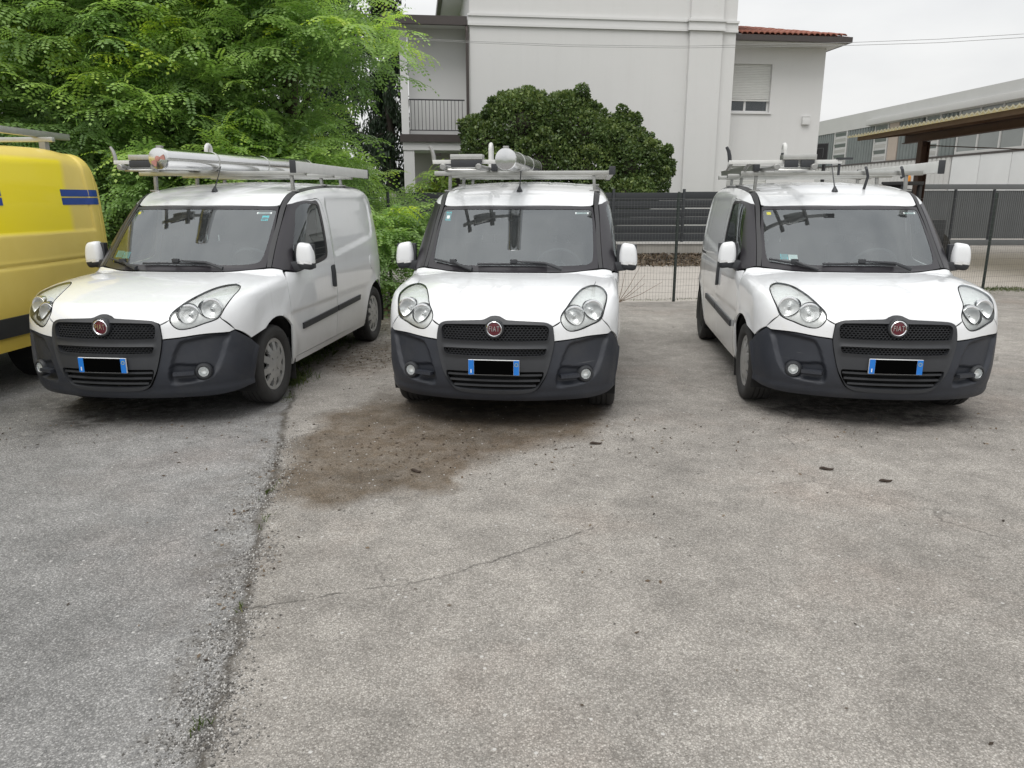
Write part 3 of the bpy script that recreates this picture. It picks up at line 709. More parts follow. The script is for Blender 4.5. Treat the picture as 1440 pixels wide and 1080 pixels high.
# ================================================================== the white vans: a shape function and panels cut from it
def pl(xs,ys):
    # smooth (monotone-ish) cubic hermite interpolation, catmull slopes
    xs=np.array(xs,float);ys=np.array(ys,float)
    d=np.diff(ys)/np.diff(xs); m=np.empty_like(ys); m[0]=d[0];m[-1]=d[-1]
    h=np.diff(xs)
    m[1:-1]=(d[:-1]*h[1:]+d[1:]*h[:-1])/(h[:-1]+h[1:])
    def f(x):
        x=np.asarray(x,float); i=np.clip(np.searchsorted(xs,x)-1,0,len(xs)-2)
        t=(x-xs[i])/h[i]; lo=t<0; hi=t>1
        tt=np.clip(t,0,1)
        r=(2*tt**3-3*tt**2+1)*ys[i]+(tt**3-2*tt**2+tt)*h[i]*m[i]+(-2*tt**3+3*tt**2)*ys[i+1]+(tt**3-tt**2)*h[i]*m[i+1]
        r=np.where(lo,ys[0]+m[0]*(x-xs[0]),r); r=np.where(hi,ys[-1]+m[-1]*(x-xs[-1]),r)
        return r
    return f
YF=pl([.10,.20,.30,.42,.55,.68,.78,.90,1.1],[-.70,-.80,-.875,-.905,-.903,-.893,-.875,-.82,-.70])
ZH=pl([-1.0,-.86,-.75,-.6,-.3,0,.3,.8,4],[.72,.815,.872,.925,1.000,1.037,1.055,1.06,1.06])
WS=pl([.1,.25,.45,.70,1.0,1.15,1.35,1.55,1.70,1.85],[.80,.842,.868,.880,.874,.864,.838,.800,.765,.72])
YW=pl([.8,1.03,1.3,1.5,1.6,1.9],[-.22,.035,.315,.535,.66,1.10])
ZR=pl([.3,.6,.885,1.2,1.6,2.2,2.8,3.3],[1.45,1.578,1.672,1.730,1.765,1.778,1.766,1.735])
def smax(a,b,k):
    h=np.clip(k-np.abs(a-b),0,None)/k
    return np.maximum(a,b)+h*h*k*.25
def smin(a,b,k): return -smax(-a,-b,k)
def side(y,z):
    w=WS(z)
    w=w-.085*np.clip((y-2.55)/.7,0,None)**2 -.02*np.clip((.9-y)/1.2,0,None)**1.5*np.clip((1.2-z)/.3,0,1)
    for yc in(0.,2.755):
        r=np.hypot(y-yc,z-.31); w=w+.016*np.exp(-((r-.37)/.075)**2)*np.clip((z-.2)/.2,0,1)
    return w
def bow(x,W,L,n):
    q=np.clip(np.abs(x)/W,0,.9999)
    r=L*(1-(1-q**n)**(1/n))
    e=np.clip(np.abs(x)/W-.985,0,None)
    return np.where(np.abs(x)/W>.985,L*(1-(1-.985**n)**(1/n))+e*W*4,r)
def F(x,y,z):
    ax=np.abs(x)
    s=ax-side(y,z)
    fr=(YF(z)+bow(ax,.885,.62,2.15)-y)*.9
    hd=(z-(ZH(y)-.012*(ax/.5)**2-.012*np.clip(ax-.45,0,None)**2/.09))*.95
    low=smax(smax(fr,hd,.085),s,.085)
    ws=(YW(z)+.165*(ax/.66)**2.2-y)*.69
    rf=(z-(ZR(y)-.028*(ax/.65)**2))*.97
    cab=smax(smax(ws,rf,.05),s,.15)
    cab=np.maximum(cab,.7-z)
    f=smin(low,cab,.025)
    f=smax(f,y-3.23-.10*(1-np.clip(z,0,1.8)/1.8)*1.0+.05*ax**2,.16)
    return np.maximum(f,.20-z)
def cast(o,d,tmax=3.,n=400):
    o=np.atleast_2d(o);d=np.atleast_2d(d)
    ts=np.linspace(0,tmax,n); P=o[:,None]+d[:,None]*ts[None,:,None]
    v=F(P[...,0],P[...,1],P[...,2]); ins=v<0
    k=ins.argmax(1); hit=ins.any(1)&(k>0)
    k=np.clip(k,1,None)
    a=ts[k-1];b=ts[k]
    for _ in range(30):
        m=(a+b)/2; q=o+d*m[:,None]; i=F(q[:,0],q[:,1],q[:,2])<0
        b=np.where(i,m,b);a=np.where(i,a,m)
    return o+d*b[:,None],hit
def grad(P, e=1.5e-3):
    x, y, z = P.T
    g = np.stack([F(x+e, y, z)-F(x-e, y, z), F(x, y+e, z)-F(x, y-e, z), F(x, y, z+e)-F(x, y, z-e)], 1)
    return g/np.maximum(np.linalg.norm(g, axis=1)[:, None], 1e-9)
CYC = .30
R2 = math.sqrt(.5)
def rays(mode, uv):
    u, v = uv[:, 0], uv[:, 1]; o = np.zeros((len(uv), 3)); d = np.zeros((len(uv), 3))
    if mode == 'front': o[:] = np.stack([u, 0*u-1.3, v], 1); d[:] = (0, 1, 0)
    elif mode == 'rear': o[:] = np.stack([u, 0*u+4.0, v], 1); d[:] = (0, -1, 0)
    elif mode == 'side': o[:] = np.stack([0*u+1.3, u, v], 1); d[:] = (-1, 0, 0)
    elif mode == 'top': o[:] = np.stack([u, v, 0*u+2.2], 1); d[:] = (0, 0, -1)
    elif mode == 'obl': o[:] = np.stack([u, v/2-1.35, v/2+1.35], 1); d[:] = (0, R2, -R2)
    elif mode == 'diag': o[:] = np.stack([1.5-v/2, u, 1.5+v/2], 1); d[:] = (-R2, 0, -R2)
    elif mode == 'cyl':
        d[:] = np.stack([-np.sin(u), np.cos(u), 0*u], 1); o[:] = np.stack([0*u, 0*u+CYC, v], 1)-d*1.7
    return o, d
def U(mode, pts):
    r = []
    for p in pts:
        x, y, z = p[:3]; c = p[3:]
        if mode in('front', 'rear'): q = (x, z)
        elif mode == 'side': q = (y, z)
        elif mode == 'top': q = (x, y)
        elif mode == 'obl': q = (x, y+z)
        elif mode == 'diag': q = (y, z-x)
        elif mode == 'cyl': q = (math.atan2(x, CYC-y), z)
        r.append(q+tuple(c))
    return r
def sx_(y, z): return float(cast([(1.3, y, z)], [(-1., 0, 0)], 1.3, 300)[0][0, 0])
def tz_(x, y): return float(cast([(x, y, 2.2)], [(0, 0, -1.)], 1.6, 300)[0][0, 2])
def fy_(x, z): return float(cast([(x, -1.3, z)], [(0, 1., 0)], 2.6, 400)[0][0, 1])
def S3(pts): return [(sx_(p[0], p[1]), p[0], p[1])+tuple(p[2:]) for p in pts]          # side (y, z) -> 3D
def T3(pts): return [(p[0], p[1], tz_(p[0], p[1]))+tuple(p[2:]) for p in pts]          # plan (x, y) -> 3D
def F3(pts): return [(p[0], fy_(p[0], p[1]), p[1])+tuple(p[2:]) for p in pts]          # front (x, z) -> 3D
def sym(half):
    """mirror a half outline that starts and ends on x = 0"""
    return list(half)+[(-p[0],)+tuple(p[1:]) for p in half[::-1] if abs(p[0]) > 1e-4]
def spl(pts, k=6):
    """closed catmull-rom through pts; a flagged point is a corner; k samples per span"""
    n = len(pts); A = [np.array(p[:3] if len(p) > 3 else p[:2] if (len(p) == 3 and p[2] == 1) else p, float) for p in pts]
    fl = [(len(p) > len(A[0])) for p in pts]; outp = []
    for i in range(n):
        p1, p2 = A[i], A[(i+1) % n]; p0 = p1 if fl[i] else A[i-1]; p3 = p2 if fl[(i+1) % n] else A[(i+2) % n]
        d12 = np.linalg.norm(p2-p1)+1e-9
        m1 = (p2-p0)/(np.linalg.norm(p1-p0)+d12)*d12 if not fl[i] else p2-p1
        m2 = (p3-p1)/(np.linalg.norm(p3-p2)+d12)*d12 if not fl[(i+1) % n] else p2-p1
        for j in range(k):
            t = j/k; outp.append((2*t**3-3*t**2+1)*p1+(t**3-2*t**2+t)*m1+(-2*t**3+3*t**2)*p2+(t**3-t**2)*m2)
    return outp
def resample(pl_, d):
    pl_ = np.array(pl_); L = np.linalg.norm(np.roll(pl_, -1, 0)-pl_, axis=1); r = []
    for p, q, l in zip(pl_, np.roll(pl_, -1, 0), L):
        m = max(1, int(math.ceil(l/d)))
        for j in range(m): r.append(p+(q-p)*j/m)
    return np.array(r)
def area2(p): return float(np.sum(p[:, 0]*np.roll(p[:, 1], -1)-np.roll(p[:, 0], -1)*p[:, 1]))
def inset(p, g):
    if area2(p) < 0: g = -g
    t = np.roll(p, -1, 0)-np.roll(p, 1, 0); t /= np.maximum(np.linalg.norm(t, axis=1)[:, None], 1e-9)
    return p+np.stack([-t[:, 1], t[:, 0]], 1)*g
def inside(p, q):
    x, y = q[:, 0][:, None], q[:, 1][:, None]; a = p; b = np.roll(p, -1, 0)
    c = ((a[:, 1] > y) != (b[:, 1] > y)) & (x < (b[:, 0]-a[:, 0])*(y-a[:, 1])/(b[:, 1]-a[:, 1]+1e-15)+a[:, 0])
    return (c.sum(1) % 2) == 1
def pdist(p, q):
    r = np.full(len(q), 1e9); b = np.roll(p, -1, 0)
    for a, e in zip(p, b):
        d = e-a; t = np.clip(((q-a)@d)/(d@d+1e-15), 0, 1); r = np.minimum(r, np.linalg.norm(q-a-t[:, None]*d, axis=1))
    return r
def sdist(p, q): return np.where(inside(p, q), -1, 1)*pdist(p, q)
def sstep(a, b, x): t = np.clip((x-a)/(b-a), 0, 1); return t*t*(3-2*t)
def patch(name, outline, mode, m, parent, off=0., gap=.0028, skirt=.014, res=.03, holes=(), disp=None, k=5, mirror=False, bnd=None, crease=None):
    bd = bnd or res*.6
    po = inset(resample(spl(outline, k), bd), gap)
    ph = [inset(resample(spl(h, k), bd), -gap) for h in holes]
    lo, hi = po.min(0), po.max(0)
    gx, gy = np.meshgrid(np.arange(lo[0], hi[0], res), np.arange(lo[1], hi[1], res)); q = np.stack([gx.ravel(), gy.ravel()], 1)
    q[:, 0] += np.where((np.arange(len(q))//gx.shape[1]) % 2 == 0, 0, res/2)
    q = q[inside(po, q)]
    for h in ph: q = q[~inside(h, q)]
    if len(q):
        dmin = pdist(po, q)
        for h in ph: dmin = np.minimum(dmin, pdist(h, q))
        q = q[dmin > res*.45]
    vs_ = [Vector(p) for p in po]; es = [(i, (i+1) % len(po)) for i in range(len(po))]
    for h in ph:
        n0 = len(vs_); vs_ += [Vector(p) for p in h]; es += [(n0+i, n0+(i+1) % len(h)) for i in range(len(h))]
    vs_ += [Vector(p) for p in q]
    V, _, Fc, *_r = delaunay_2d_cdt(vs_, es, [], 0, 1e-7)
    V = np.array([tuple(p) for p in V]); Fc = np.array([tuple(f) for f in Fc if len(f) == 3])
    cc = V[Fc].mean(1); keep = inside(po, cc)
    for h in ph: keep &= ~inside(h, cc)
    Fc = Fc[keep]; used = np.unique(Fc); mp_ = -np.ones(len(V), int); mp_[used] = np.arange(len(used)); V = V[used]; Fc = mp_[Fc]
    o, d = rays(mode, V); P, hit = cast(o, d, 2.9, 150)
    if not hit.all():
        bad = ~hit; good = np.where(hit)[0]
        for i in np.where(bad)[0]:
            j = good[np.argmin(np.linalg.norm(V[good]-V[i], axis=1))]; P[i] = P[j]
    N = grad(P); dd = np.full(len(P), float(off))
    if disp is not None: dd = dd+disp(P)
    X = P+N*dd[:, None]
    fn = np.cross(X[Fc[:, 1]]-X[Fc[:, 0]], X[Fc[:, 2]]-X[Fc[:, 0]])
    if (fn*N[Fc[:, 0]]).sum() < 0: Fc = Fc[:, ::-1]; fn = -fn
    if disp is not None:
        N2 = np.zeros_like(X)
        for j in range(3): np.add.at(N2, Fc[:, j], fn)
        N2 /= np.maximum(np.linalg.norm(N2, axis=1)[:, None], 1e-12)
    else: N2 = N
    faces = [tuple(f) for f in Fc]; verts = list(X); norms = list(N2)
    if skirt:
        ec = {}
        for f in Fc:
            for a, b in ((f[0], f[1]), (f[1], f[2]), (f[2], f[0])): ec[(a, b)] = ec.get((a, b), 0)+1
        for (a, b) in ec:
            if (b, a) in ec: continue
            e = X[b]-X[a]; sn = np.cross(e, N[a]); sn /= np.linalg.norm(sn)+1e-12
            n0 = len(verts); verts += [X[a], X[b], X[b]-N[b]*skirt, X[a]-N[a]*skirt]; norms += [sn]*4
            faces.append((n0+1, n0, n0+3, n0+2))
    obs_ = [mk(name, verts, faces, m, parent, True, norms)]
    if mirror:
        mv = [(-p[0], p[1], p[2]) for p in verts]; mn = [(-p[0], p[1], p[2]) for p in norms]
        obs_.append(mk(name, mv, [f[::-1] for f in faces], m, parent, True, mn))
    return obs_
def both(fn):
    for s in (1, -1): fn(s)

HL = [(.757,-.358,.948),(.725,-.26,.972),(.673,-.232,.983),(.596,-.33,.974),(.535,-.511,.937),(.488,-.684,.882),(.45,-.763,.831),(.449,-.794,.792),(.476,-.801,.748),(.513,-.789,.724),(.577,-.756,.728),(.652,-.703,.754),(.705,-.656,.772),(.731,-.625,.792),(.749,-.572,.85),(.765,-.473,.915)]
HLd = [tuple(p)+(1,) for p in spl(HL, 6)]
ARC_F = [(.388*math.cos(a), .315+.388*math.sin(a)) for a in np.radians(np.linspace(142, -4, 16))]     # from the bumper over to the sill
ARC_R = [(2.755+.395*math.cos(a), .315+.395*math.sin(a)) for a in np.radians(np.linspace(180, 0, 19))]

def make_van():
    M = MATS; WP = M['van_white_paint']
    van = empty('parked_van')
    # ---------------- hidden understructure
    sh = [(0,-.55),(.60,-.55),(.74,-.30),(.76,.3),(.70,.7),(.66,1.16),(0,1.05)]
    patch('body_shell', [p+(1,) for p in sym(sh)], 'obl', M['dark_void'], van, off=-.12, skirt=0, res=.07)
    arcs = [[(y, z-sx_(y, z)) for y, z in ([(yc+.42*math.cos(a), .315+.42*math.sin(a)) for a in np.linspace(math.pi+.3, -.3, 14)])] for yc in (0, 2.755)]
    patch('body_shell', U('diag', [p+(1,) for p in S3([(-.42,.72),(-.30,.95),(.2,1.0),(.5,.99),(1.3,1.02),(1.40,1.5),(3.0,1.5),(3.05,.32),(.30,.30)])]), 'diag', M['dark_void'], van, off=-.028, skirt=0, res=.07, holes=arcs, mirror=True)
    fl = G().box((-.74, .30, .240), (.74, 3.05, .262)).box((-.54, -.50, .240), (.54, .30, .262)).box((-.56, -.62, .262), (.56, -.55, .62)); fl.build('floor_pan', M['dark_void'], van)
    for s in (1, -1):
        for yc in (0, 2.755):
            wl = G()
            ang = np.linspace(-.35, math.pi+.35, 18); n0 = []
            v = [(s*x, yc+.392*math.cos(a), .315+.392*math.sin(a)) for x in (.56, .845) for a in ang]
            wl.add(v, [(i, i+1, 19+i-1+0, 18+i) if False else (i, i+1, 18+i+1, 18+i) for i in range(17)])
            wl.add([(s*.56, yc, .315)]+[(s*.56, yc+.392*math.cos(a), .315+.392*math.sin(a)) for a in ang], [(0, i+1, i+2) for i in range(17)])
            wl.build('wheel_arch_liner', M['dark_void'], van, smooth=True)
    # ---------------- painted panels
    hood = [(0,.026,1.041),(.30,.055,1.040),(.458,.103,1.041),(.594,.183,1.048),(.690,.240,1.052,1),(.688,.05,1.03),(.684,-.12,1.0)]+HLd[2*6:7*6+1]+[(.425,-.806,.775),(.396,-.826,.762,1),(.373,-.826,.775),(.328,-.83,.785),(.10,-.844,.798,1),(.07,-.84,.803),(.043,-.829,.818),(0,-.822,.824)]
    patch('bonnet', U('obl', sym(hood)), 'obl', WP, van)
    fen = [(.690,.240,1.052,1),(.688,.05,1.03),(.684,-.12,1.0)]+HLd[2*6:0:-1]+HLd[0:1]+HLd[:13*6-1:-1]+[(.741,-.62,.776,1),(.802,-.554,.690,1),(.852,-.412,.605,1)]+S3([p+(1,) for p in ARC_F[2:]])+S3([(.335,.29,1),(.318,.36),(.286,.543),(.290,.725),(.275,.925)])+[(.812,.333,1.038,1),(.72,.262,1.054,1)]
    patch('fender', U('diag', fen), 'diag', WP, van, mirror=True)
    fas = [(.396,-.829,.758,1)]+[(.425,-.80,.775)]+HLd[7*6:13*6+1]+[(.741,-.62,.776,1),(.802,-.554,.692,1),(.778,-.594,.678,1),(.649,-.717,.682),(.51,-.798,.668),(.408,-.839,.660,1)]
    patch('front_panel', U('cyl', fas), 'cyl', WP, van, mirror=True, res=.025)
    roof = T3([(0,.603),(.3,.632),(.52,.69),(.62,.738),(.648,.765,1),(.652,.9),(.659,1.1),(.664,1.6),(.660,2.55),(.625,3.06,1),(.3,3.12),(0,3.125)])
    def ribs(P):
        d = np.zeros(len(P))
        for xi in (-.48,-.24,0,.24,.48): d -= .006*np.exp(-((P[:, 0]-xi)/.016)**2)*sstep(1.15, 1.45, P[:, 1])*sstep(3.05, 2.9, P[:, 1])
        return d
    rf = patch('roof', U('top', sym(roof)), 'top', WP, van, disp=ribs, res=.022)[0]
    door = [(.345,1.024,1),(.487,1.008),(.723,1.024),(1.15,1.058),(1.24,1.083),(1.268,1.14),(1.296,1.545),(1.262,1.592),(1.2,1.590),(.88,1.578,1),(.90,1.594,1),(1.2,1.607),(1.29,1.610),(1.338,1.595),(1.362,1.55),(1.42,1.05,1),(1.42,.295,1),(.335,.295,1),(.318,.36),(.286,.543),(.290,.725),(.275,.925)]
    patch('door', door, 'side', WP, van, mirror=True, bnd=.012)
    dit = [(.690,.795), (.700,.95), (.704,1.15), (.705,1.7), (.700,2.55), (.662,3.06)]
    bs = T3([p+((1,) if i in (0, 5) else ()) for i, p in enumerate(dit)])+S3([(3.10,1.58),(3.13,1.45),(3.18,1.0),(3.20,.46,1),(3.12,.46,1)]+[p+(1,) for p in ARC_R[::-1] if p[1] > .47 or p[0] < 2.7][0:]+[(2.36,.295,1),(1.424,.295,1),(1.424,1.05,1),(1.366,1.55),(1.342,1.598),(1.292,1.614),(1.2,1.608),(.95,1.590),(.86,1.572),(.82,1.556,1)])
    emb = np.array([(1.52,1.615),(2.80,1.615),(2.88,1.55),(2.80,1.25),(2.72,1.205),(1.48,1.085),(1.44,1.11),(1.47,1.55)])
    def embd(P): return -.013*sstep(.016, -.016, sdist(emb, P[:, 1:3]))*(P[:, 1] > 1.2)
    patch('side_panel', U('diag', bs), 'diag', WP, van, mirror=True, disp=embd, res=.024)
    patch('sill', [(.34,.292,1),(2.375,.292,1),(2.40,.235,1),(.345,.235,1)], 'side', WP, van, mirror=True, off=-.006)
    patch('rear_door', [p+(1,) for p in sym([(0,1.64),(.54,1.60),(.66,1.05),(.70,.48),(0,.48)])], 'rear', WP, van)
    patch('rear_bumper', [p+(1,) for p in sym([(0,.475),(.72,.475),(.70,.24),(0,.24)])], 'rear', M['bumper_plastic'], van, off=.02, skirt=.03)
    patch('rear_bumper_end', [(3.155,.455,1),(3.22,.455,1),(3.21,.24,1),(3.15,.24,1)], 'side', M['bumper_plastic'], van, mirror=True, off=.004)
    patch('tail_light', [(3.135,1.32,1),(3.165,1.32,1),(3.185,.92,1),(3.155,.92,1)], 'side', M['tail_red'], van, mirror=True, off=.006)
    # ---------------- black trim, glass
    ws = F3([(0,1.546),(.30,1.547),(.52,1.546),(.645,1.541,1),(.672,1.38),(.690,1.22),(.703,1.062,1),(.594,1.050),(.458,1.043),(.2,1.043),(0,1.043)])
    wc = F3([(0,1.522),(.40,1.520),(.60,1.516),(.632,1.508),(.640,1.47),(.655,1.283),(.657,1.16),(.645,1.112),(.60,1.094),(.355,1.090),(0,1.091)])
    patch('windscreen_surround', U('front', sym(ws)), 'front', M['gloss_black'], van, holes=[U('front', sym(wc))], gap=.002, off=.001, res=.025)
    patch('windscreen', U('front', sym(wc)), 'front', M['windscreen_glass'], van, gap=-.004, off=-.002, skirt=0, res=.04)
    di = [(.706,.262,1.062),(.690,.40,1.22),(.672,.575,1.38),(.649,.757,1.541)]
    ti = T3([(.653,.92),(.660,1.12),(.6655,1.6),(.6615,2.55),(.627,3.055)]); to = T3([(.698,.92),(.702,1.12),(.704,1.7),(.699,2.55),(.661,3.055)])
    strip = [di[0]+(1,)]+di[1:]+ti[:-1]+[ti[-1]+(1,), to[-1]+(1,)]+to[:-1][::-1]+[(.688,.795,1.556),(.706,.60,1.385),(.722,.43,1.22),(.735,.282,1.06,1)]
    patch('roof_ditch_strip', U('diag', strip), 'diag', M['ditch_rubber'], van, off=.002, gap=.001, mirror=True, res=.02)
    sg = [(.755,.860,1.530),(.79,1.20,1.555),(.797,1.242,1.53),(.866,1.215,1.125),(.868,1.15,1.095),(.87,.76,1.066),(.868,.55,1.050),(.845,.465,1.062),(.825,.525,1.17),(.785,.70,1.37)]
    sur = [(.690,.802,1.560,1)]+S3([(.845,1.570),(1.2,1.588),(1.262,1.590),(1.294,1.545),(1.266,1.14),(1.238,1.085),(1.15,1.060),(.723,1.026),(.487,1.010)])+[(.815,.338,1.036,1),(.737,.284,1.058,1),(.724,.432,1.22),(.708,.602,1.385)]
    patch('window_surround', U('diag', sur), 'diag', M['gloss_black'], van, holes=[U('diag', sg)], gap=.0015, off=.002, mirror=True, res=.022)
    patch('side_window', U('diag', sg), 'diag', M['side_glass'], van, gap=-.003, off=-.002, skirt=0, mirror=True, res=.04)
    # ---------------- front bumper with recessed pockets
    bu = F3([(0,.292),(.22,.296),(.29,.320),(.335,.385),(.362,.45),(.393,.57),(.407,.656,1),(.51,.664),(.649,.678),(.778,.674,1),(.800,.688,1)])+[(.852,-.414,.600,1)]+S3([(.388*math.cos(a), .315+.388*math.sin(a), 1) for a in np.radians((147,158,170,182))]+[(-.385,.262,1)])+F3([(.76,.238),(.655,.228),(.49,.232),(.15,.236),(0,.236)])
    pk = np.array(spl([(.772,.664),(.535,.640),(.50,.612),(.455,.488),(.430,.345),(.536,.342),(.655,.366),(.706,.422),(.738,.508),(.760,.60)], 4))
    ch = np.array(spl([(.60,.462),(.455,.470),(.440,.36),(.54,.352),(.64,.372),(.69,.42),(.66,.462)], 4))
    def bd(P):
        q = np.stack([np.abs(P[:, 0]), P[:, 2]], 1)
        d = -.024*sstep(.005, -.007, sdist(pk, q))-.018*sstep(.004, -.006, sdist(ch, q))
        d += .012*sstep(.31, .26, P[:, 2])
        d += .006*np.exp(-((np.hypot(P[:, 1], P[:, 2]-.315)-.405)/.02)**2)
        return d
    patch('front_bumper', U('cyl', sym(bu)), 'cyl', M['bumper_plastic'], van, disp=bd, res=.0105, skirt=.03)
    # grille frame, honeycomb, slats
    gf = [(0,.823),(.030,.820),(.052,.811),(.078,.800),(.11,.797),(.328,.786),(.373,.774),(.393,.752),(.405,.66),(.393,.576),(.362,.453),(.330,.389),(.285,.325),(.215,.300),(0,.292)]
    h1 = [(0,.770),(.335,.765),(.362,.752),(.368,.73),(.360,.675),(.345,.666),(0,.664)]
    h2 = [(0,.613),(.345,.612),(.353,.606),(.343,.575),(.327,.566),(0,.563)]
    h3 = [(0,.452),(.325,.452),(.338,.444),(.325,.39),(.285,.337),(.206,.321),(0,.316)]
    def gd(P):
        q = P[:, [0, 2]]; d = np.zeros(len(P))
        for h in (h1, h2):
            pp = np.array(spl(sym(h), 3)); d += .007*np.exp(-(pdist(pp, q)/.012)**2)
        d += .006*np.exp(-(pdist(np.array(spl(sym(gf), 3)), q)/.014)**2)
        return d
    fr = patch('grille', sym(gf), 'front', M['black_plastic'], van, off=.006, holes=[sym(h1), sym(h2), sym(h3)], gap=.001, skirt=.03, disp=gd, res=.012)[0]
    patch('grille_backing', [p+(1,) for p in sym([(0,.79),(.37,.765),(.36,.45),(.27,.32),(0,.31)])], 'front', M['dark_void'], fr, off=-.045, skirt=0, res=.06)
    hw, hh = .0125, .0088
    for hp in (h1, h2):
        hc = G()
        pp = np.array(spl(sym(hp), 4))
        row = 0; z = .55
        while z < .78:
            x0 = -.375+(hw if row % 2 else 0)
            cs = np.array([(x0+2*hw*i, z) for i in range(31)])
            cs = cs[sdist(pp, cs) < .004]
            if len(cs):
                ys = cast(np.stack([cs[:, 0], 0*cs[:, 0]-1.3, cs[:, 1]], 1), np.tile((0., 1, 0), (len(cs), 1)), .8, 120)[0][:, 1]
                for (cx, cz), yy in zip(cs, ys):
                    v = []
                    for dy, k in ((.010, 1.0), (.010, .78), (.024, .74)):
                        for a in range(6):
                            t = math.radians(60*a+30); v.append((cx+hw*1.155*k*math.cos(t), yy+dy, cz+hh*1.155*k*math.sin(t)))
                    hc.add(v, [(a, (a+1) % 6, 6+(a+1) % 6, 6+a) for a in range(6)]+[(6+a, 6+(a+1) % 6, 12+(a+1) % 6, 12+a) for a in range(6)])
            z += hh*1.5*1.155; row += 1
        hc.build('honeycomb', M['black_plastic'], fr)
    for z, xe in ((.428, .325), (.388, .312), (.350, .285)):
        g = G(); xs = np.linspace(-xe, xe, 17); pts = [(x, fy_(x, z)+.016, z) for x in xs]
        for a, b in zip(pts[:-1], pts[1:]): g.beam(a, b, .03, .014)
        g.build('slat', M['black_plastic'], fr)
    # badge
    by = fy_(0, .748)
    bg_ = G().lathe([(.066, -.02), (.066, .014), (.060, .020), (.054, .018)], (0, by, .748), n=40).build('badge', M['black_plastic'], van, smooth=True)
    G().lathe([(.054, .012), (.0535, .022), (.049, .026), (.0445, .021)], (0, by, .748), n=40).build('ring', M['chrome'], bg_, smooth=True)
    G().lathe([(.046, .018), (.03, .0205), (0, .0215)], (0, by, .748), n=40).build('face', M['badge_red'], bg_, smooth=True)
    fc = bpy.data.curves.new('badge_text', 'FONT'); fc.body = 'FIAT'; fc.size = .047; fc.extrude = .0018; fc.align_x = 'CENTER'; fc.align_y = 'CENTER'; fc.space_character = 1.18
    to_ = bpy.data.objects.new('tmp', fc); COL.objects.link(to_)
    me = bpy.data.meshes.new_from_object(to_.evaluated_get(bpy.context.evaluated_depsgraph_get())); bpy.data.objects.remove(to_)
    xs = [v.co.x for v in me.vertices]; sc = .072/(max(xs)-min(xs))
    me.transform(Matrix.Translation((0, by-.0235, .748)) @ Matrix.Rotation(math.pi/2, 4, 'X') @ Matrix.Diagonal((sc, 1.12, 1, 1)))
    me.materials.clear(); me.materials.append(M['chrome']); link(bpy.data.objects.new('lettering', me), bg_)
    # number plate
    py = fy_(0, .487)-.022
    pl_ = G().box((-.176, py, .434), (.176, py+.012, .540)).build('number_plate', M['plate_white'], van, bevel=.003)
    for s in (-1, 1):
        G().box((s*.156-.0185, py-.0025, .4365), (s*.156+.0185, py+.002, .5375)).build('plate_band', M['plate_blue'], pl_)
    G().box((-.136, py-.0022, .4365), (.136, py+.002, .5360)).build('plate_field', M['plate_black'], pl_)
    G().box((-.160, py-.0040, .447), (-.153, py-.001, .473)).build('country_mark', M['plate_white'], pl_)
    g = G()
    for k in range(12):
        t = k*math.pi/6; g.lathe([(.0022, 0), (.0022, .002), (0, .002)], (.156+.011*math.cos(t), py-.002, .508+.011*math.sin(t)), n=6)
    g.build('star_ring', M['sticker_yellow'], pl_)
    # ---------------- lamps
    for s in (1, -1):
        o = patch('headlight', U('obl', HL), 'obl', M['lamp_lens'], van, gap=.004, off=.004, skirt=.0, res=.03)[0]
        bh = [[(cx+r*math.cos(t), cy+.012+cz+1.75*r*math.sin(t)) for t in np.linspace(0, 2*math.pi, 20, endpoint=False)] for cx, cy, cz, r in ((.664, -.618, .843, .067), (.541, -.706, .812, .065))]
        hb = patch('housing', U('obl', HL), 'obl', M['lamp_housing'], o, gap=.004, off=-.014, skirt=-.015, res=.022, bnd=.012, holes=bh)[0]
        rim = patch('seal', U('obl', HL), 'obl', M['black_plastic'], o, gap=.0015, off=.001, skirt=.01, res=.03, holes=[[tuple(p)+(1,) for p in inset(resample(spl(U('obl', HL), 5), .02), .0032)]])[0]
        parts = [o, hb, rim]
        for (cx, cy, cz, r, ax) in ((.664, -.618, .843, .070, (.28, -1, .08)), (.541, -.706, .812, .068, (.18, -1, .06))):
            prof = [(.010, -.036), (.022, -.033), (.04, -.022), (.054, -.009), (r-.007, .002), (r-.002, .004), (r, .002), (r, -.03)]
            parts.append(G().lathe(prof, (cx, cy+.012, cz), ax, n=32).build('reflector', M['lamp_reflector'], o, smooth=True))
            parts.append(G().lathe([(r-.001, -.03), (r+.001, .003), (r+.008, .001), (r+.009, -.03)], (cx, cy+.012, cz), ax, n=32).build('bezel', M['lamp_bezel'], o, smooth=True))
            parts.append(G().lathe([(0, -.012), (.010, -.014), (.013, -.022), (.010, -.05)], (cx, cy+.012, cz), ax, n=14).build('bulb_shield', M['lamp_bezel'], o, smooth=True))
        parts.append(G().lathe([(.008, -.04), (.026, -.02), (.034, 0), (.036, -.03)], (.685, -.40, .915), (.25, -.75, .6), n=24).build('indicator_bowl', M['lamp_reflector'], o, smooth=True))
        if s < 0:
            for q in parts:
                q.data.transform(Matrix.Diagonal((-1, 1, 1, 1))); q.data.flip_normals()
        # fog lamp
        fx, fz = .625, .414; fy = fy_(fx, fz)
        d = (s*.35, -1, 0); c0 = (s*fx, fy+.018, fz)
        f_ = G().lathe([(.060, -.02), (.058, .004), (.050, .016), (.041, .018), (.037, .006), (.035, -.012)], c0, d, n=32).build('fog_lamp', M['black_plastic'], van, smooth=True)
        G().lathe([(0, -.012), (.018, -.008), (.030, .0), (.035, .010), (.036, .002)], c0, d, n=24).build('reflector', M['lamp_reflector'], f_, smooth=True)
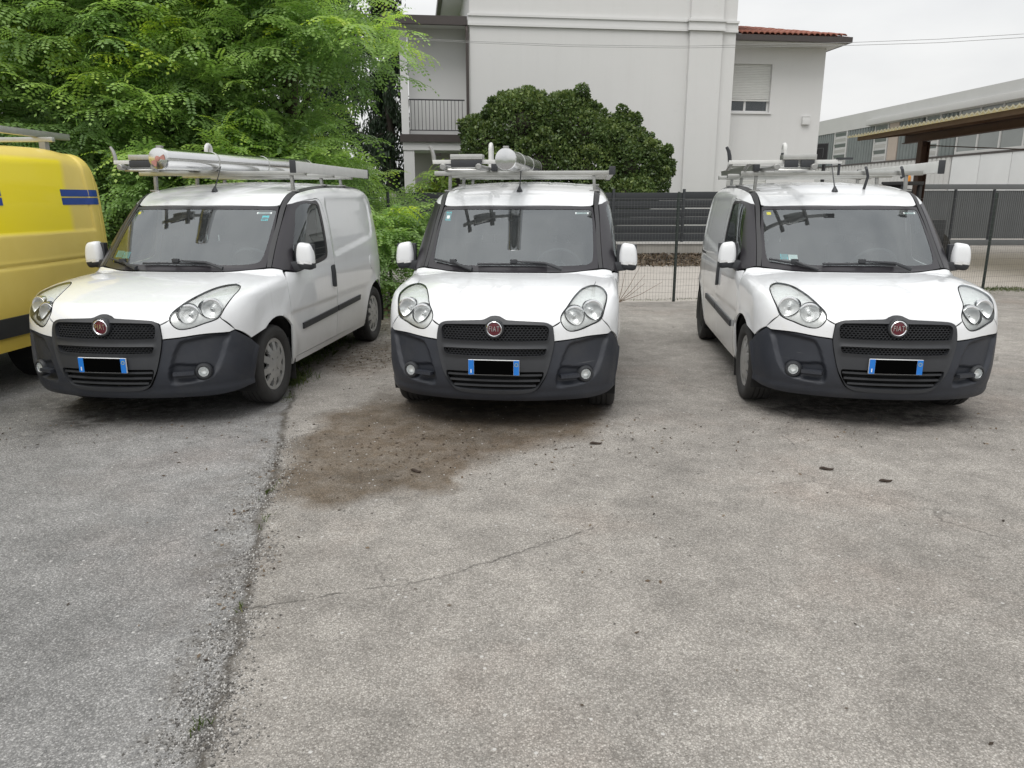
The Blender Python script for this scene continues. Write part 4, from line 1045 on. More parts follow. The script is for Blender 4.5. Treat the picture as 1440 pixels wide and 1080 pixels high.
        G().lathe([(.0355, .008), (.02, .012), (0, .014)], c0, d, n=24).build('lens', M['lamp_lens'], f_, smooth=True)
        pts = [(s*x, fy_(x, .412)+.006, .412) for x in np.linspace(.452, .575, 6)]; g = G()
        for a, b in zip(pts[:-1], pts[1:]): g.beam(a, b, .05, .022)
        g.build('fog_bar', M['bumper_plastic'], van)
    # ---------------- mirrors
    for s in (1, -1):
        nu, nv = 28, 36; V = []; Q = []
        for i in range(nv+1):
            ph = -math.pi/2+math.pi*i/nv
            for j in range(nu):
                th = 2*math.pi*j/nu
                pw = lambda a, n: math.copysign(abs(a)**n, a)
                x = pw(math.cos(ph), .42)*pw(math.cos(th), .55); y = pw(math.cos(ph), .42)*pw(math.sin(th), .75); z = pw(math.sin(ph), .60)
                tp = 1-.16*max(0, z)
                V.append((s*(.950+.076*x*tp), .505+.062*y*(.8 if y > 0 else 1)+.015*abs(x)*0, 1.140+.110*z-.010*x))
        root = None
        def band(zl, zh, name, m, par, grow=0):
            fs = [];
            for i in range(nv):
                for j in range(nu):
                    q = (i*nu+j, i*nu+(j+1) % nu, (i+1)*nu+(j+1) % nu, (i+1)*nu+j)
                    zc = sum(V[k][2] for k in q)/4
                    if zl <= zc < zh: fs.append(q if s > 0 else q[::-1])
            us = sorted({k for q in fs for k in q}); mp2 = {k: n for n, k in enumerate(us)}
            c = Vector((s*.950, .505, 1.140))
            vv = [c+(Vector(V[k])-c)*(1+grow) for k in us]
            return mk(name, vv, [tuple(mp2[k] for k in q) for q in fs], m, par)
        root = band(1.098, 2, 'mirror', WP, van)
        band(1.0, 1.080, 'lower_cover', M['black_plastic'], root)
        band(1.078, 1.101, 'indicator', M['lamp_housing'], root, .005)
        G().beam((s*.80, .47, 1.055), (s*.93, .51, 1.065), .08, .075).build('mirror_arm', M['black_plastic'], root, bevel=.015)
        G().box((s*.938-.072, .560, 1.05), (s*.938+.072, .566, 1.225)).build('mirror_glass', M['chrome'], root, bevel=.002)
        G().box((s*.938-.084, .500, 1.034), (s*.938+.080, .559, 1.240)).build('mirror_back', M['black_plastic'], root, bevel=.01)
    # ---------------- wipers, aerial, handles, mouldings, flap
    def onglass(x, z, lift): return (x, fy_(x, z)-lift*.72, z+lift*.69)
    for bl, arm in ((((-.645,1.110),(-.49,1.088),(-.305,1.060)), ((-.47,1.092),(-.40,1.062),(-.30,1.046))), (((-.262,1.086),(.03,1.090),(.30,1.083)), ((.03,1.100),(.28,1.086),(.415,1.050)))):
        g = G(); pts = [onglass(x, z, .022) for x, z in bl]
        pts = [Vector(pts[0]).lerp(Vector(pts[1]), t) for t in (0, .5)]+[Vector(pts[1]).lerp(Vector(pts[2]), t) for t in (0, .5, 1)]
        g.tube(pts, .0095, 6); wp = g.build('wiper', M['black_plastic'], van, smooth=True)
        ap = [onglass(x, z, h) for (x, z), h in zip(arm, (.040, .042, .025))]
        G().tube(ap, [.007, .010, .016], 8).build('wiper_arm', M['black_plastic'], wp, smooth=True)
        G().beam(Vector(ap[0])-Vector((.025, 0, 0)), Vector(ap[0])+Vector((.03, 0, 0)), .03, .03).build('wiper_clip', M['black_plastic'], wp, bevel=.006)
    az_ = tz_(0, .885)
    an = G().lathe([(.028, -.004), (.024, .012), (.014, .03), (.009, .045), (0, .048)], (0, .885, az_), (0, .25, 1), n=16).build('aerial', M['black_plastic'], van, smooth=True)
    G().tube([(0, .893, az_+.03), (0, .98, az_+.14), (0, 1.06, az_+.255)], [.006, .0045, .003], 6).build('aerial_rod', M['black_plastic'], an, smooth=True)
    patch('door_handle', [(1.300,.80),(1.292,.89),(1.302,.985),(1.345,1.0),(1.388,.975),(1.392,.89),(1.375,.80),(1.335,.785)], 'side', M['black_plastic'], van, off=.012, skirt=.014, res=.02, mirror=True, disp=lambda P: .012*np.clip(1-((P[:, 1]-1.343)/.045)**2, 0, 1))
    for a, b, c, d in (((.525,.569),(.532,.511),(1.408,.538),(1.408,.594)), ((1.436,.539),(1.436,.595),(2.142,.616),(2.128,.560))):
        patch('side_moulding', [p+(1,) for p in (a, b, c, d)], 'side', M['black_plastic'], van, off=.015, skirt=.016, res=.03, mirror=True)
    # fuel flap ring on the vehicle's left, sliding door seams on its right
    ring = [(2.62+.078*math.cos(t), .925+.078*math.sin(t)) for t in np.linspace(0, 2*math.pi, 16, endpoint=False)]
    patch('fuel_flap', ring, 'side', WP, van, off=.004, skirt=.008, gap=0, res=.03)
    rl = patch('sliding_door_rail', [(2.40,1.045,1),(3.10,1.045,1),(3.10,1.015,1),(2.40,1.015,1)], 'side', M['ditch_rubber'], van, off=.0015, skirt=0, res=.05)[0]
    sm = patch('sliding_door_seam', [(2.300,1.62,1),(2.306,1.62,1),(2.35,1.05,1),(2.36,.30,1),(2.354,.30,1),(2.344,1.05,1)], 'side', M['dark_void'], van, off=.0015, skirt=0, gap=0, res=.05)[0]
    for q in (rl, sm): q.data.transform(Matrix.Diagonal((-1, 1, 1, 1))); q.data.flip_normals()
    # mud flaps
    for s in (1, -1):
        G().box((s*.755-.085, .385, .10), (s*.755+.085, .395, .36)).build('mud_flap', M['rubber'], van, bevel=.003)
    # ---------------- wheels
    def wheel(x, y, s):
        w_ = empty('wheel_tmp'); bpy.data.objects.remove(w_)
        ty = G().lathe([(.215,-.085),(.235,-.098),(.275,-.104),(.300,-.098),(.312,-.080),(.316,-.060),(.316,-.042),(.309,-.041),(.309,-.034),(.316,-.033),(.317,-.004),(.309,-.003),(.309,.004),(.317,.005),(.316,.033),(.309,.034),(.309,.041),(.316,.042),(.316,.060),(.312,.080),(.300,.098),(.275,.104),(.235,.098),(.215,.085),(.20,.06)], (0, 0, 0), (1, 0, 0), n=56)
        t = ty.build('wheel', M['tyre_wall'], van, smooth=True, angle=50)
        G().lathe([(.212,.02),(0,.02)], (0, 0, 0), (1, 0, 0), n=40).build('rim', M['dark_void'], t)
        bm = bmesh.new(); n = 100
        prof = [(.0,.092),(.032,.093),(.05,.087),(.075,.088),(.098,.089),(.115,.087),(.140,.083),(.166,.078),(.182,.074),(.196,.080),(.207,.080),(.213,.068)]
        vr = [[bm.verts.new((h, r*math.cos(2*math.pi*k/n), r*math.sin(2*math.pi*k/n))) for k in range(n)] for r, h in prof[1:]]
        c = bm.verts.new((.093, 0, 0))
        for k in range(n): bm.faces.new((c, vr[0][k], vr[0][(k+1) % n]))
        for i in range(len(vr)-1):
            for k in range(n):
                ph = k % 10
                slot = (i in (4, 5, 6) and ph in (2, 3, 4, 5, 6)) or (i == 4 and False)
                if i == 4: slot = ph in (3, 4, 5)
                if i == 1 and k % 25 in (11, 12, 13): slot = True
                if not slot: bm.faces.new((vr[i][k], vr[i+1][k], vr[i+1][(k+1) % n], vr[i][(k+1) % n]))
        be = [e for e in bm.edges if len(e.link_faces) == 1]
        r_ = bmesh.ops.extrude_edge_only(bm, edges=be)
        bmesh.ops.translate(bm, verts=[v for v in r_['geom'] if isinstance(v, bmesh.types.BMVert)], vec=(-.022, 0, 0))
        bmesh.ops.recalc_face_normals(bm, faces=bm.faces)
        mkbm('hubcap', bm, M['hubcap'], t, True, 40)
        t.location = (x, y, .316)
        t.rotation_euler = (random.uniform(0, 6.28), 0, 0 if s > 0 else math.pi)
        return t
    for s in (1, -1):
        for y in (0, 2.755): wheel(s*.748, y, s)
    # ---------------- cabin
    patch('headliner', [p+(1,) for p in sym([(0,.70),(.58,.80),(.60,1.48),(0,1.48)])], 'top', M['headliner'], van, off=-.045, skirt=0, res=.1)
    g = G(); xs = np.linspace(-.78, .78, 13)
    prof = [(.14,1.00),(.34,1.03),(.52,1.035),(.62,1.0),(.66,.90),(.62,.60)]
    v = [(x, y+.14*(abs(x)/.7)**2*(1 if i < 2 else .3)+(.0), z+(.035*math.exp(-((x-.36)/.18)**2) if 0 < i < 4 else 0)) for x in xs for i, (y, z) in enumerate(prof)]
    n = len(prof); g.add(v, [(a*n+b, (a+1)*n+b, (a+1)*n+b+1, a*n+b+1) for a in range(12) for b in range(n-1)])
    g.build('dashboard', M['interior_grey'], van, smooth=True, angle=60)
    st = G(); c0 = Vector((.36, .80, 1.03)); nrm = Vector((0, .80, .55)).normalized(); a_ = Vector((1, 0, 0)); b_ = nrm.cross(a_)
    st.tube([c0+(a_*math.cos(t)+b_*math.sin(t))*.185 for t in np.linspace(0, 2*math.pi, 29)], .015, 8, False)
    st.beam(c0-a_*.18, c0+a_*.18, .035, .02, b_); st.lathe([(.06,-.02),(.055,.02),(0,.03)], c0, nrm, 16); st.beam(c0, c0-b_*.17, .04, .02)
    st.tube([c0, c0-nrm*.25], .03, 8)
    st.build('steering_wheel', M['interior_grey'], van, smooth=True)
    for sx0 in (.36, -.36):
        bmx = G().box((sx0-.24, .95, .50), (sx0+.24, 1.42, .66)).beam((sx0, 1.34, .62), (sx0, 1.47, 1.20), .46, .12, (0, 1, 0))
        seat = bmx.build('seat', M['seat_cloth'], van, bevel=.05)
        G().beam((sx0, 1.44, 1.27), (sx0, 1.47, 1.43), .26, .09, (0, 1, 0)).build('headrest', M['seat_cloth'], seat, bevel=.035)
        for k in (-.06, .06): G().tube([(sx0+k, 1.46, 1.18), (sx0+k, 1.455, 1.29)], .007, 6).build('headrest_post', M['chrome'], seat)
    bk = G().box((-.80, 1.50, .30), (.80, 1.53, 1.25)).box((-.68, 1.501, 1.25), (.68, 1.529, 1.62)).build('bulkhead', M['interior_grey'], van)
    for s in (1, -1): G().box((s*.80-.012, .36, .36), (s*.80+.012, 1.50, 1.02)).build('door_card', M['interior_grey'], van)
    rm = G().box((-.115, .735, 1.425), (.115, .755, 1.49)).build('interior_mirror', M['interior_grey'], van, bevel=.01)
    G().beam((0, .75, 1.47), (0, .645, 1.53), .02, .02).build('mirror_stalk', M['interior_grey'], rm)
    return van
# ================================================================== yellow panel van
def yellow_van():
    M = MATS
    van = empty('yellow_panel_van', (-5.44, 3.05, 0), math.radians(-3.5), 'large faded yellow panel van with blue stripes and a roof rack', 'van')
    top = pl([0,.12,.5,.8,1.15,1.55,2.0,3.5,4.6,4.82,4.92], [.75,.95,1.12,1.20,1.62,1.99,2.07,2.08,2.07,2.03,1.91])
    wid = pl([0,.10,.35,.8,1.6,4.5,4.75,4.92], [.72,.86,.95,.985,1.0,1.0,.985,.93])
    ys = np.concatenate([np.linspace(0, 2.4, 36), np.linspace(2.45, 4.5, 60), np.linspace(4.515, 4.92, 42)])
    nz_ = 110; nr = 14; V = []
    for y in ys:
        T = float(top(y)); W = float(wid(y)); zc = T-.20
        row = []
        for z in np.linspace(.36, zc, nz_):
            x = W*(1-.075*max(0, (z-1.05)/1.1)**1.6-.02*max(0, (.8-z)/.5)**2)
            x -= .018*math.exp(-((z-1.05)/.016)**2)+.010*float(sstep(1.06, 1.10, z))-.006
            dd = min(y-2.55, 4.66-y+(z-1.3)*-.06, z-1.31, 1.985-z)
            x -= .018*float(sstep(-.006, .010, dd))+.010*math.exp(-((y-4.80)/.006)**2)
            r = math.hypot(y-4.02, z-.37); x += .014*math.exp(-((r-.46)/.03)**2)
            row.append((x, y, z))
        x0 = row[-1][0]
        for k in range(1, nr+1):
            a = math.pi/2*k/nr; row.append((x0*(1-.20*(1-math.cos(a)))-.0, y, zc+.17*math.sin(a)))
        for k in range(1, 6): row.append((x0*.80*(1-k/5), y, zc+.17+.03*(1-(1-k/5)**2)))
        V.append(row)
    n = len(V[0]); flat = []; fs = []
    for row in V: flat += row
    m = len(flat); flat += [(-p[0], p[1], p[2]) for p in flat]
    for i in range(len(V)-1):
        for j in range(n-1):
            c = np.mean([V[i][j], V[i+1][j+1]], 0)
            if min(math.hypot(c[1]-4.02, c[2]-.37), math.hypot(c[1]-.82, c[2]-.37)) < .40: continue
            a, b, d, e = i*n+j, (i+1)*n+j, (i+1)*n+j+1, i*n+j+1
            fs.append((a, b, d, e)); fs.append((m+e, m+d, m+b, m+a))
    for i in (0, len(V)-1):
        for j in range(n-1):
            q = (i*n+j, i*n+j+1, m+i*n+j+1, m+i*n+j); fs.append(q if i else q[::-1])
    body = mk('body', flat, fs, M['faded_yellow_paint'], van)
    body.data.set_sharp_from_angle(angle=math.radians(50))
    def wx(y, z): return float(wid(y))*(1-.075*max(0, (z-1.05)/1.1)**1.6-.02*max(0, (.8-z)/.5)**2)+.006
    def strip(name, y0, y1, z0, z1, off, m, s=1, par=None):
        yy = np.linspace(y0, y1, 12); zz = np.linspace(z0, z1, 4); g = G()
        base = []
        for y in yy:
            for z in zz:
                dd = min(y-2.55, 4.66-y+(z-1.3)*-.06, z-1.31, 1.985-z)
                base.append((s*(wx(y, z)-.008*(z > 1.08)-.018*float(sstep(-.012, .018, dd))+off), y, z))
        k = 4; f = [(a*k+b, (a+1)*k+b, (a+1)*k+b+1, a*k+b+1) for a in range(11) for b in range(3)]
        ins = [(p[0]-s*.02, p[1], p[2]) for p in base]; nn = len(base)
        g.add(base+ins, f)
        rim = [b for b in range(k)]+[a*k+3 for a in range(1, 12)]+[11*k+b for b in (2, 1, 0)]+[a*k for a in range(10, 0, -1)]
        g.f += [(rim[i], rim[(i+1) % len(rim)], rim[(i+1) % len(rim)]+nn, rim[i]+nn) for i in range(len(rim))]
        return g.build(name, M[m], par or van, smooth=True)
    for s in (1, -1):
        strip('side_moulding', 1.35, 3.52, .48, .64, .022, 'black_plastic', s); strip('side_moulding', 4.50, 4.86, .48, .64, .022, 'black_plastic', s)
        for z in (1.555, 1.632): strip('blue_stripe', 4.22, 4.83, z, z+.064, .0035, 'stripe_blue', s); strip('blue_stripe', 1.75, 3.42, z, z+.064, .0035, 'stripe_blue', s)
        strip('side_window', 1.38, 2.02, 1.28, 1.80, .006, 'gloss_black', s)
        for y in (.82, 4.02):
            G().lathe([(0, -.11), (.30, -.11), (.33, -.08), (.335, 0), (.33, .08), (.30, .11), (.20, .10), (.19, .06), (0, .05)], (s*.86, y, .335), (s, 0, 0), 32).build('wheel', M['tyre_wall'], van, smooth=True)
            G().lathe([(0, .065), (.06, .07), (.08, .05), (.18, .075), (.195, .09)], (s*.86, y, .335), (s, 0, 0), 24).build('hub', M['hubcap'], van, smooth=True)
            G().lathe([(.41, -.28), (.41, .02)], (s*.93, y, .37), (s, 0, 0), 32).lathe([(.41, -.28), (0, -.28)], (s*.93, y, .37), (s, 0, 0), 32).build('arch_liner', M['dark_void'], van)
        G().box((s*.78-.11, 4.915, .85), (s*.78+.11, 4.945, 1.25)).build('tail_light', M['tail_red'], van, bevel=.01)
        hl = G().lathe([(0, .03), (.10, .02), (.13, -.02)], (s*.62, .16, .82), (s*.3, -1, .1), 20).build('headlight', M['lamp_reflector'], van, smooth=True)
        mr_ = G().box((s*1.12-.11, 1.20, 1.25), (s*1.12+.11, 1.30, 1.58)).build('mirror', M['black_plastic'], van, bevel=.03); G().beam((s*.93, 1.26, 1.32), (s*1.05, 1.26, 1.34), .05, .05).build('mirror_arm', M['black_plastic'], mr_)
    for s in (1, -1):
        G().tube([(s*.905, y, float(top(y))-.155) for y in np.linspace(1.9, 4.72, 14)], .013, 6).build('drip_rail', M['faded_yellow_paint'], van, smooth=True)
        G().box((s*.985-.03, 4.08, .98) if False else (s*1.0-.012, 2.30, 1.02), (s*1.0+.012, 2.48, 1.08)).build('door_handle', M['black_plastic'], van, bevel=.008)
    ws = G()
    ws.add([(x*.80, y, float(top(y))+.012-.05*abs(x)**2) for y in (.95, 1.15, 1.38) for x in (-1, -.5, 0, .5, 1)], [(r*5+c, r*5+c+1, r*5+c+6, r*5+c+5) for r in range(2) for c in range(4)]); ws.build('windscreen', M['gloss_black'], van, smooth=True)
    G().box((-.80, -.06, .30), (.80, .12, .62)).build('front_bumper', M['black_plastic'], van, bevel=.05); G().box((-.88, 4.86, .30), (.88, 5.0, .52)).build('rear_bumper', M['black_plastic'], van, bevel=.04)
    G().box((-.78, .3, .30), (.78, 4.8, .40)).build('floor_pan', M['dark_void'], van)
    # rack on its roof
    rk = G().box((.66, 2.0, 2.175), (.72, 4.85, 2.235)).build('roof_rack', M['alu'], van, bevel=.006)
    G().box((-.72, 2.0, 2.175), (-.66, 4.85, 2.235)).build('rail', M['alu'], rk, bevel=.006)
    for y in (2.3, 3.35, 4.38):
        G().box((-.62, y-.025, 2.13), (.86, y+.025, 2.173)).build('crossbar', M['alu'], rk, bevel=.005)
        for s in (1, -1): G().box((s*.76-.03, y-.03, 1.98), (s*.76+.03, y+.03, 2.129)).build('foot', M['alu_dull'], rk)
    return van
yellow_van()
# ================================================================== roof racks and what lies on them
def rack(van, shift=0., straps=False, rz0=1.838, rz1=1.928):
    M = MATS
    xr = .80+shift
    base = G().box((xr-.022, .73, rz0), (xr+.022, 2.82, rz1)).build('roof_rack', M['rack_white'], van, bevel=.008)
    for y0 in (.717, 2.82):
        G().box((xr-.027, y0, rz0-.008), (xr+.027, y0+.013, rz1+.008)).build('end_cap', M['black_plastic'], base, bevel=.005)
    for y in (1.06, 1.80, 2.38):
        G().box((-.79+shift*.6, y-.03, 1.812), (xr-.02, y+.03, 1.852)).build('crossbar', M['alu'], base, bevel=.004)
        for s in (1, -1):
            zr = tz_(.655, y)
            G().beam((s*.655, y, zr-.004), (s*.648, y, 1.815), .034, .026).box((s*.655-.045, y-.03, zr-.006), (s*.655+.045, y+.03, zr+.010)).build('foot', M['alu_dull'], base, bevel=.004)
    if straps:
        for x, y, l in ((.30, 1.02, .17), (.60, 1.02, .07)):
            G().tube([(x-.015, y, 1.88), (x-.018, y-.035, 1.86), (x, y-.032, 1.80), (x-.02, y-.02, 1.86-l)], .013, 6).build('strap', M['black_plastic'], base, smooth=True)
    return base
def ladder(x0, x1, y0, y1, z, loc, rz, label):
    M = MATS; t = empty('ladder', loc, rz, label, 'ladder', 'ladders lying on roof racks')
    for x in (x0, x1):
        r = G().box((x-.016, y0, z), (x+.016, y1, z+.062)).box((x-.022, y0+.002, z-.002), (x+.022, y1-.002, z+.008)).box((x-.022, y0+.004, z+.054), (x+.022, y1-.004, z+.064)).build('rail', M['alu'], t)
        G().box((x-.026, y0-.03, z-.004), (x+.026, y0+.05, z+.068)).build('rubber_foot', M['black_plastic'], r, bevel=.008)
    n = int((y1-y0)/.28)
    rg = None
    for i in range(n):
        y = y0+.18+i*.28
        if rg is None: rg = G().tube([(x0, 0, z+.031), (x1, 0, z+.031)], .015, 10).build('rung', M['alu_dull'], t, smooth=True); rg.location.y = y
        else: c = inst(rg, t); c.location.y = y
    return t
def loader(loc, rz, label, wide=0.):
    """fold-out ladder clamp: sliding arm, box, brackets, hooks"""
    M = MATS; t = empty('ladder_clamp', loc, rz, label, 'ladder clamp', 'ladder clamps on the roof racks')
    y = .56
    G().box((-.70-wide, y-.02, 1.893), (-.06, y+.02, 1.925)).build('arm', M['rack_white'], t, bevel=.004)
    b = G().box((-.545, y-.05, 1.926), (-.275, y+.08, 1.968)).box((-.545, y-.049, 1.930), (-.275, y-.052, 1.934)).build('box', M['alu'], t, bevel=.005)
    for x in ((-.53, -.42), (-.40, -.29)) if wide else ((-.54, -.28),):
        G().box((x[0], y-.055, 1.865), (x[1], y-.03, 1.922)).build('bracket', M['black_plastic'], t, bevel=.006)
    # two steel slides below, back to the first crossbar
    for x in (-.60, -.30):
        G().tube([(x, .50, 1.866), (x, 1.30, 1.872)], .020, 12).lathe([(.026, 0), (.026, .05), (.02, .055), (0, .055)], (x, .512, 1.866), n=12).build('slide', M['alu_dull'], t, smooth=True)
    G().tube([(-.60, .54, 1.845), (-.45, .52, 1.842), (-.30, .54, 1.845)], .013, 8).build('tie_rod', M['alu'], t, smooth=True)
    xs = -.69-wide
    G().tube([(xs, y, 1.915), (xs-.005, y, 1.96), (xs-.015, y, 2.0), (xs-.035, y, 2.035)], [.017, .017, .015, .012], 8).build('hook', M['alu_dull'] if not wide else M['black_plastic'], t, smooth=True)
    u = [(-.33, 1.43, 1.90)]+[(-.33, 1.43+.045-.045*math.cos(a), 2.06+.05*math.sin(a)) for a in np.linspace(0, math.pi, 9)]+[(-.33, 1.52, 1.90)]
    G().tube(u, .019, 10).build('loop', M['rack_white'], t, smooth=True)
    G().box((-.62, 1.40, 1.862), (-.28, 1.55, 1.902)).build('loop_base', M['alu_dull'], t, bevel=.004)
    if wide:
        G().box((-.10, y-.03, 1.925), (.02, y+.03, 1.942)).box((-.085, y-.012, 1.80), (-.07, y+.012, 1.925)).build('stop', M['black_plastic'], t)
        G().beam((-.36, 1.4, 1.93), (-.36, 1.4, 2.03), .03, .02).build('loop_pad', M['black_plastic'], t)
        for x in (-.95, -.80): G().tube([(x, .58, 1.90), (x+.05, 1.1, 1.87)], .014, 8).build('side_arm', M['alu_dull'], t, smooth=True)
    return t
def pipe(a, b, r, loc, rz, label, dirty=False):
    M = MATS; t = empty('pipe', loc, rz, label, 'pipe', 'shiny pipes on the roof racks')
    a = Vector(a); b = Vector(b); d = (b-a).normalized(); L = (b-a).length
    tb = G().lathe([(r, 0), (r, L)], a, d, n=40).build('tube', M['pipe_steel'], t, smooth=True)
    c = G().lathe([(r*1.03, .05), (r*1.04, .002), (r*1.0, -.008), (r*.55, -.014), (r*.2, -.015), (0, -.015)], a, d, n=40).build('end_cap', M['pipe_steel'], t, smooth=True)
    if dirty:
        pp = []
        rw = G(); ax = d; u_ = ax.orthogonal().normalized(); w_ = ax.cross(u_)
        up = Vector((0, 0, 1)); up = (up-d*up.dot(d)).normalized(); sx2 = d.cross(up)
        for a0, a1 in ((-75, -20), (150, 190)):
            n = 8; vs_ = [a-d*.0165]+[a-d*.0160+(up*math.sin(math.radians(k))-sx2*math.cos(math.radians(k)))*r*.78 for k in np.linspace(a0, a1, n)]
            rw.add(vs_, [(0, i+1, i+2) for i in range(n-1)])
        rw.build('red_mark', MATS['faded_red'], c)
        G().lathe([(r*.26, -.016), (r*.22, -.022), (0, -.024)], a, d, n=20).build('cap_nut', MATS['faded_red'], c, smooth=True)
    for q in (0, L-.05): pass
    G().lathe([(r*1.04, L-.05), (r*1.05, L), (r*.9, L+.01), (0, L+.012)], a, d, n=40).build('end_cap', M['alu'], t, smooth=True)
    for q in (.28*L, .62*L):
        G().lathe([(r*1.001, q-.012), (r*1.04, q-.008), (r*1.04, q+.008), (r*1.001, q+.012)], a, d, n=36).build('clamp_band', M['alu'], t, smooth=True)
    lug = a+d*.03+Vector((0, 0, r))
    G().box((lug.x-.022, lug.y-.02, lug.z), (lug.x+.022, lug.y+.02, lug.z+.018)).build('lug', M['alu_dull'], t, bevel=.003)
    return t
# ================================================================== vegetation
def leafmat(name, stops, trans=.38, rough=.5):
    t = NT(name); at_ = t.n('ShaderNodeAttribute'); at_.attribute_name = 'tint'
    c = t.ramp(at_.outputs['Fac'], stops)
    c = t.mix(1., c, t.ramp(t.noise(.9, 3), [(.3, .82), (.7, 1.15)]), 'MULTIPLY')
    p = t.n('ShaderNodeBsdfPrincipled'); t.l(c, p.inputs['Base Color']); p.inputs['Roughness'].default_value = rough; p.inputs['Specular IOR Level'].default_value = .35
    tr = t.n('ShaderNodeBsdfTranslucent'); t.l(t.mix(1., c, (1.25, 1.35, .75), 'MULTIPLY'), tr.inputs[0])
    m = t.n('ShaderNodeMixShader'); m.inputs[0].default_value = trans; t.l(p.outputs[0], m.inputs[1]); t.l(tr.outputs[0], m.inputs[2]); t.l(m.outputs[0], t.out.inputs[0])
    return t.m
leafmat('acacia_leaf', [(0., (.135,.215,.095)), (.4, (.25,.375,.15)), (.75, (.37,.53,.155)), (1., (.55,.65,.085))], .45, .42)
leafmat('evergreen_leaf', [(0., (.040,.068,.024)), (.5, (.090,.140,.045)), (1., (.20,.25,.075))], .2, .38)
leafmat('conifer_leaf', [(0., (.010,.022,.011)), (1., (.028,.050,.022))], .15)
leafmat('shrub_leaf', [(0., (.05,.09,.02)), (.6, (.12,.20,.035)), (1., (.24,.30,.05))], .35)
leafmat('grass_blade', [(0., (.05,.075,.022)), (.6, (.10,.14,.04)), (1., (.22,.20,.08))], .3)
leafmat('dead_leaf', [(0., (.030,.022,.016)), (.5, (.095,.068,.047)), (1., (.20,.155,.11))], .1, .8)
simple('bark', (.085, .068, .050), .95, var=.4, scale=9, bump=.9, bscale=26)
simple('dark_bark', (.035, .028, .022), .95, var=.4, scale=9, bump=.9, bscale=26)
simple('dry_twig', (.13, .085, .055), .9, var=.35, scale=12)
def amesh(name, V, Fq, tint, m, parent=None):
    me = bpy.data.meshes.new(name); nv, nf, k = len(V), len(Fq), Fq.shape[1]
    me.vertices.add(nv); me.vertices.foreach_set('co', np.ascontiguousarray(V, dtype=np.float32).ravel())
    me.loops.add(nf*k); me.loops.foreach_set('vertex_index', np.ascontiguousarray(Fq, dtype=np.int32).ravel())
    me.polygons.add(nf); me.polygons.foreach_set('loop_start', np.arange(0, nf*k, k, dtype=np.int32)); me.polygons.foreach_set('loop_total', np.full(nf, k, dtype=np.int32))
    me.update(calc_edges=True); me.validate()
    a = me.attributes.new('tint', 'FLOAT', 'POINT'); a.data.foreach_set('value', np.ascontiguousarray(np.clip(tint, 0, 1), dtype=np.float32))
    me.materials.append(m); o = bpy.data.objects.new(name, me); return link(o, parent)
rng = np.random.default_rng(7)
def unit(v): return v/np.maximum(np.linalg.norm(v, axis=-1, keepdims=True), 1e-9)
def frond_spray(rg, L=.66, nf=9, fl=.33, pairs=7, ll=.068, lw=.037):
    """a twig with drooping pinnate leaves; twig runs along +x, up is +z"""
    V = []; Q = []; T = []
    for i in range(nf):
        s = (i+.6)/nf; side = 1 if i % 2 else -1
        base = np.array((L*s, 0, -.16*L*s*s))
        ang = math.radians(rg.uniform(38, 72))*side if i < nf-1 else rg.uniform(-.2, .2)
        d0 = np.array((math.cos(ang), math.sin(ang), rg.uniform(-.05, .25))); d0 /= np.linalg.norm(d0)
        ln = fl*rg.uniform(.75, 1.12)*(1-.25*abs(s-.5)); dr = rg.uniform(.35, .8)
        ft = rg.uniform(-.10, .10)
        for j in range(pairs+1):
            u = (j+.7)/(pairs+.7); c = base+d0*ln*u+np.array((0, 0, -dr*ln*u*u))
            tg = unit(d0+np.array((0, 0, -2*dr*u))); sd = unit(np.cross(tg, (0, 0, 1.))); up = np.cross(sd, tg)
            for sgn in ((1, -1) if j < pairs else (0,)):
                ax = unit(sd*sgn*1.0+tg*(.35 if sgn else 1)+up*rg.uniform(-.28, .02)); wd = unit(np.cross(ax, up+rg.normal(0, .10, 3)))
                l = ll*rg.uniform(.8, 1.12)*(1-.25*u*u); w2 = lw*rg.uniform(.85, 1.1)/2
                n0 = len(V); b = c+ax*.004
                V += [b, b+ax*l*.45+wd*w2, b+ax*l, b+ax*l*.45-wd*w2]; Q.append((n0, n0+1, n0+2, n0+3)); T += [ft+.06*u]*4
    return np.array(V), np.array(Q), np.array(T)
def place(tpls, pos, head, pitch, roll, scale, tint):
    VV = []; QQ = []; TT = []; n = 0
    for i in range(len(pos)):
        V, Q, T = tpls[i % len(tpls)]
        cp, sp_, ch, sh = math.cos(pitch[i]), math.sin(pitch[i]), math.cos(head[i]), math.sin(head[i]); cr_, sr = math.cos(roll[i]), math.sin(roll[i])
        Rx = np.array(((1, 0, 0), (0, cr_, -sr), (0, sr, cr_))); Ry = np.array(((cp, 0, -sp_), (0, 1, 0), (sp_, 0, cp))); Rz = np.array(((ch, -sh, 0), (sh, ch, 0), (0, 0, 1)))
        VV.append((V*scale[i])@(Rz@Ry@Rx).T+pos[i]); QQ.append(Q+n); TT.append(T+tint[i]); n += len(V)
    return np.concatenate(VV), np.concatenate(QQ), np.concatenate(TT)
tpl = [frond_spray(rng) for _ in range(7)]
XMAX = pl([.3, 1.1, 1.9, 2.7, 3.6, 4.5, 5.2, 7.5], [-2.05, -2.10, -2.85, -3.15, -3.15, -3.05, -3.2, -4.2])
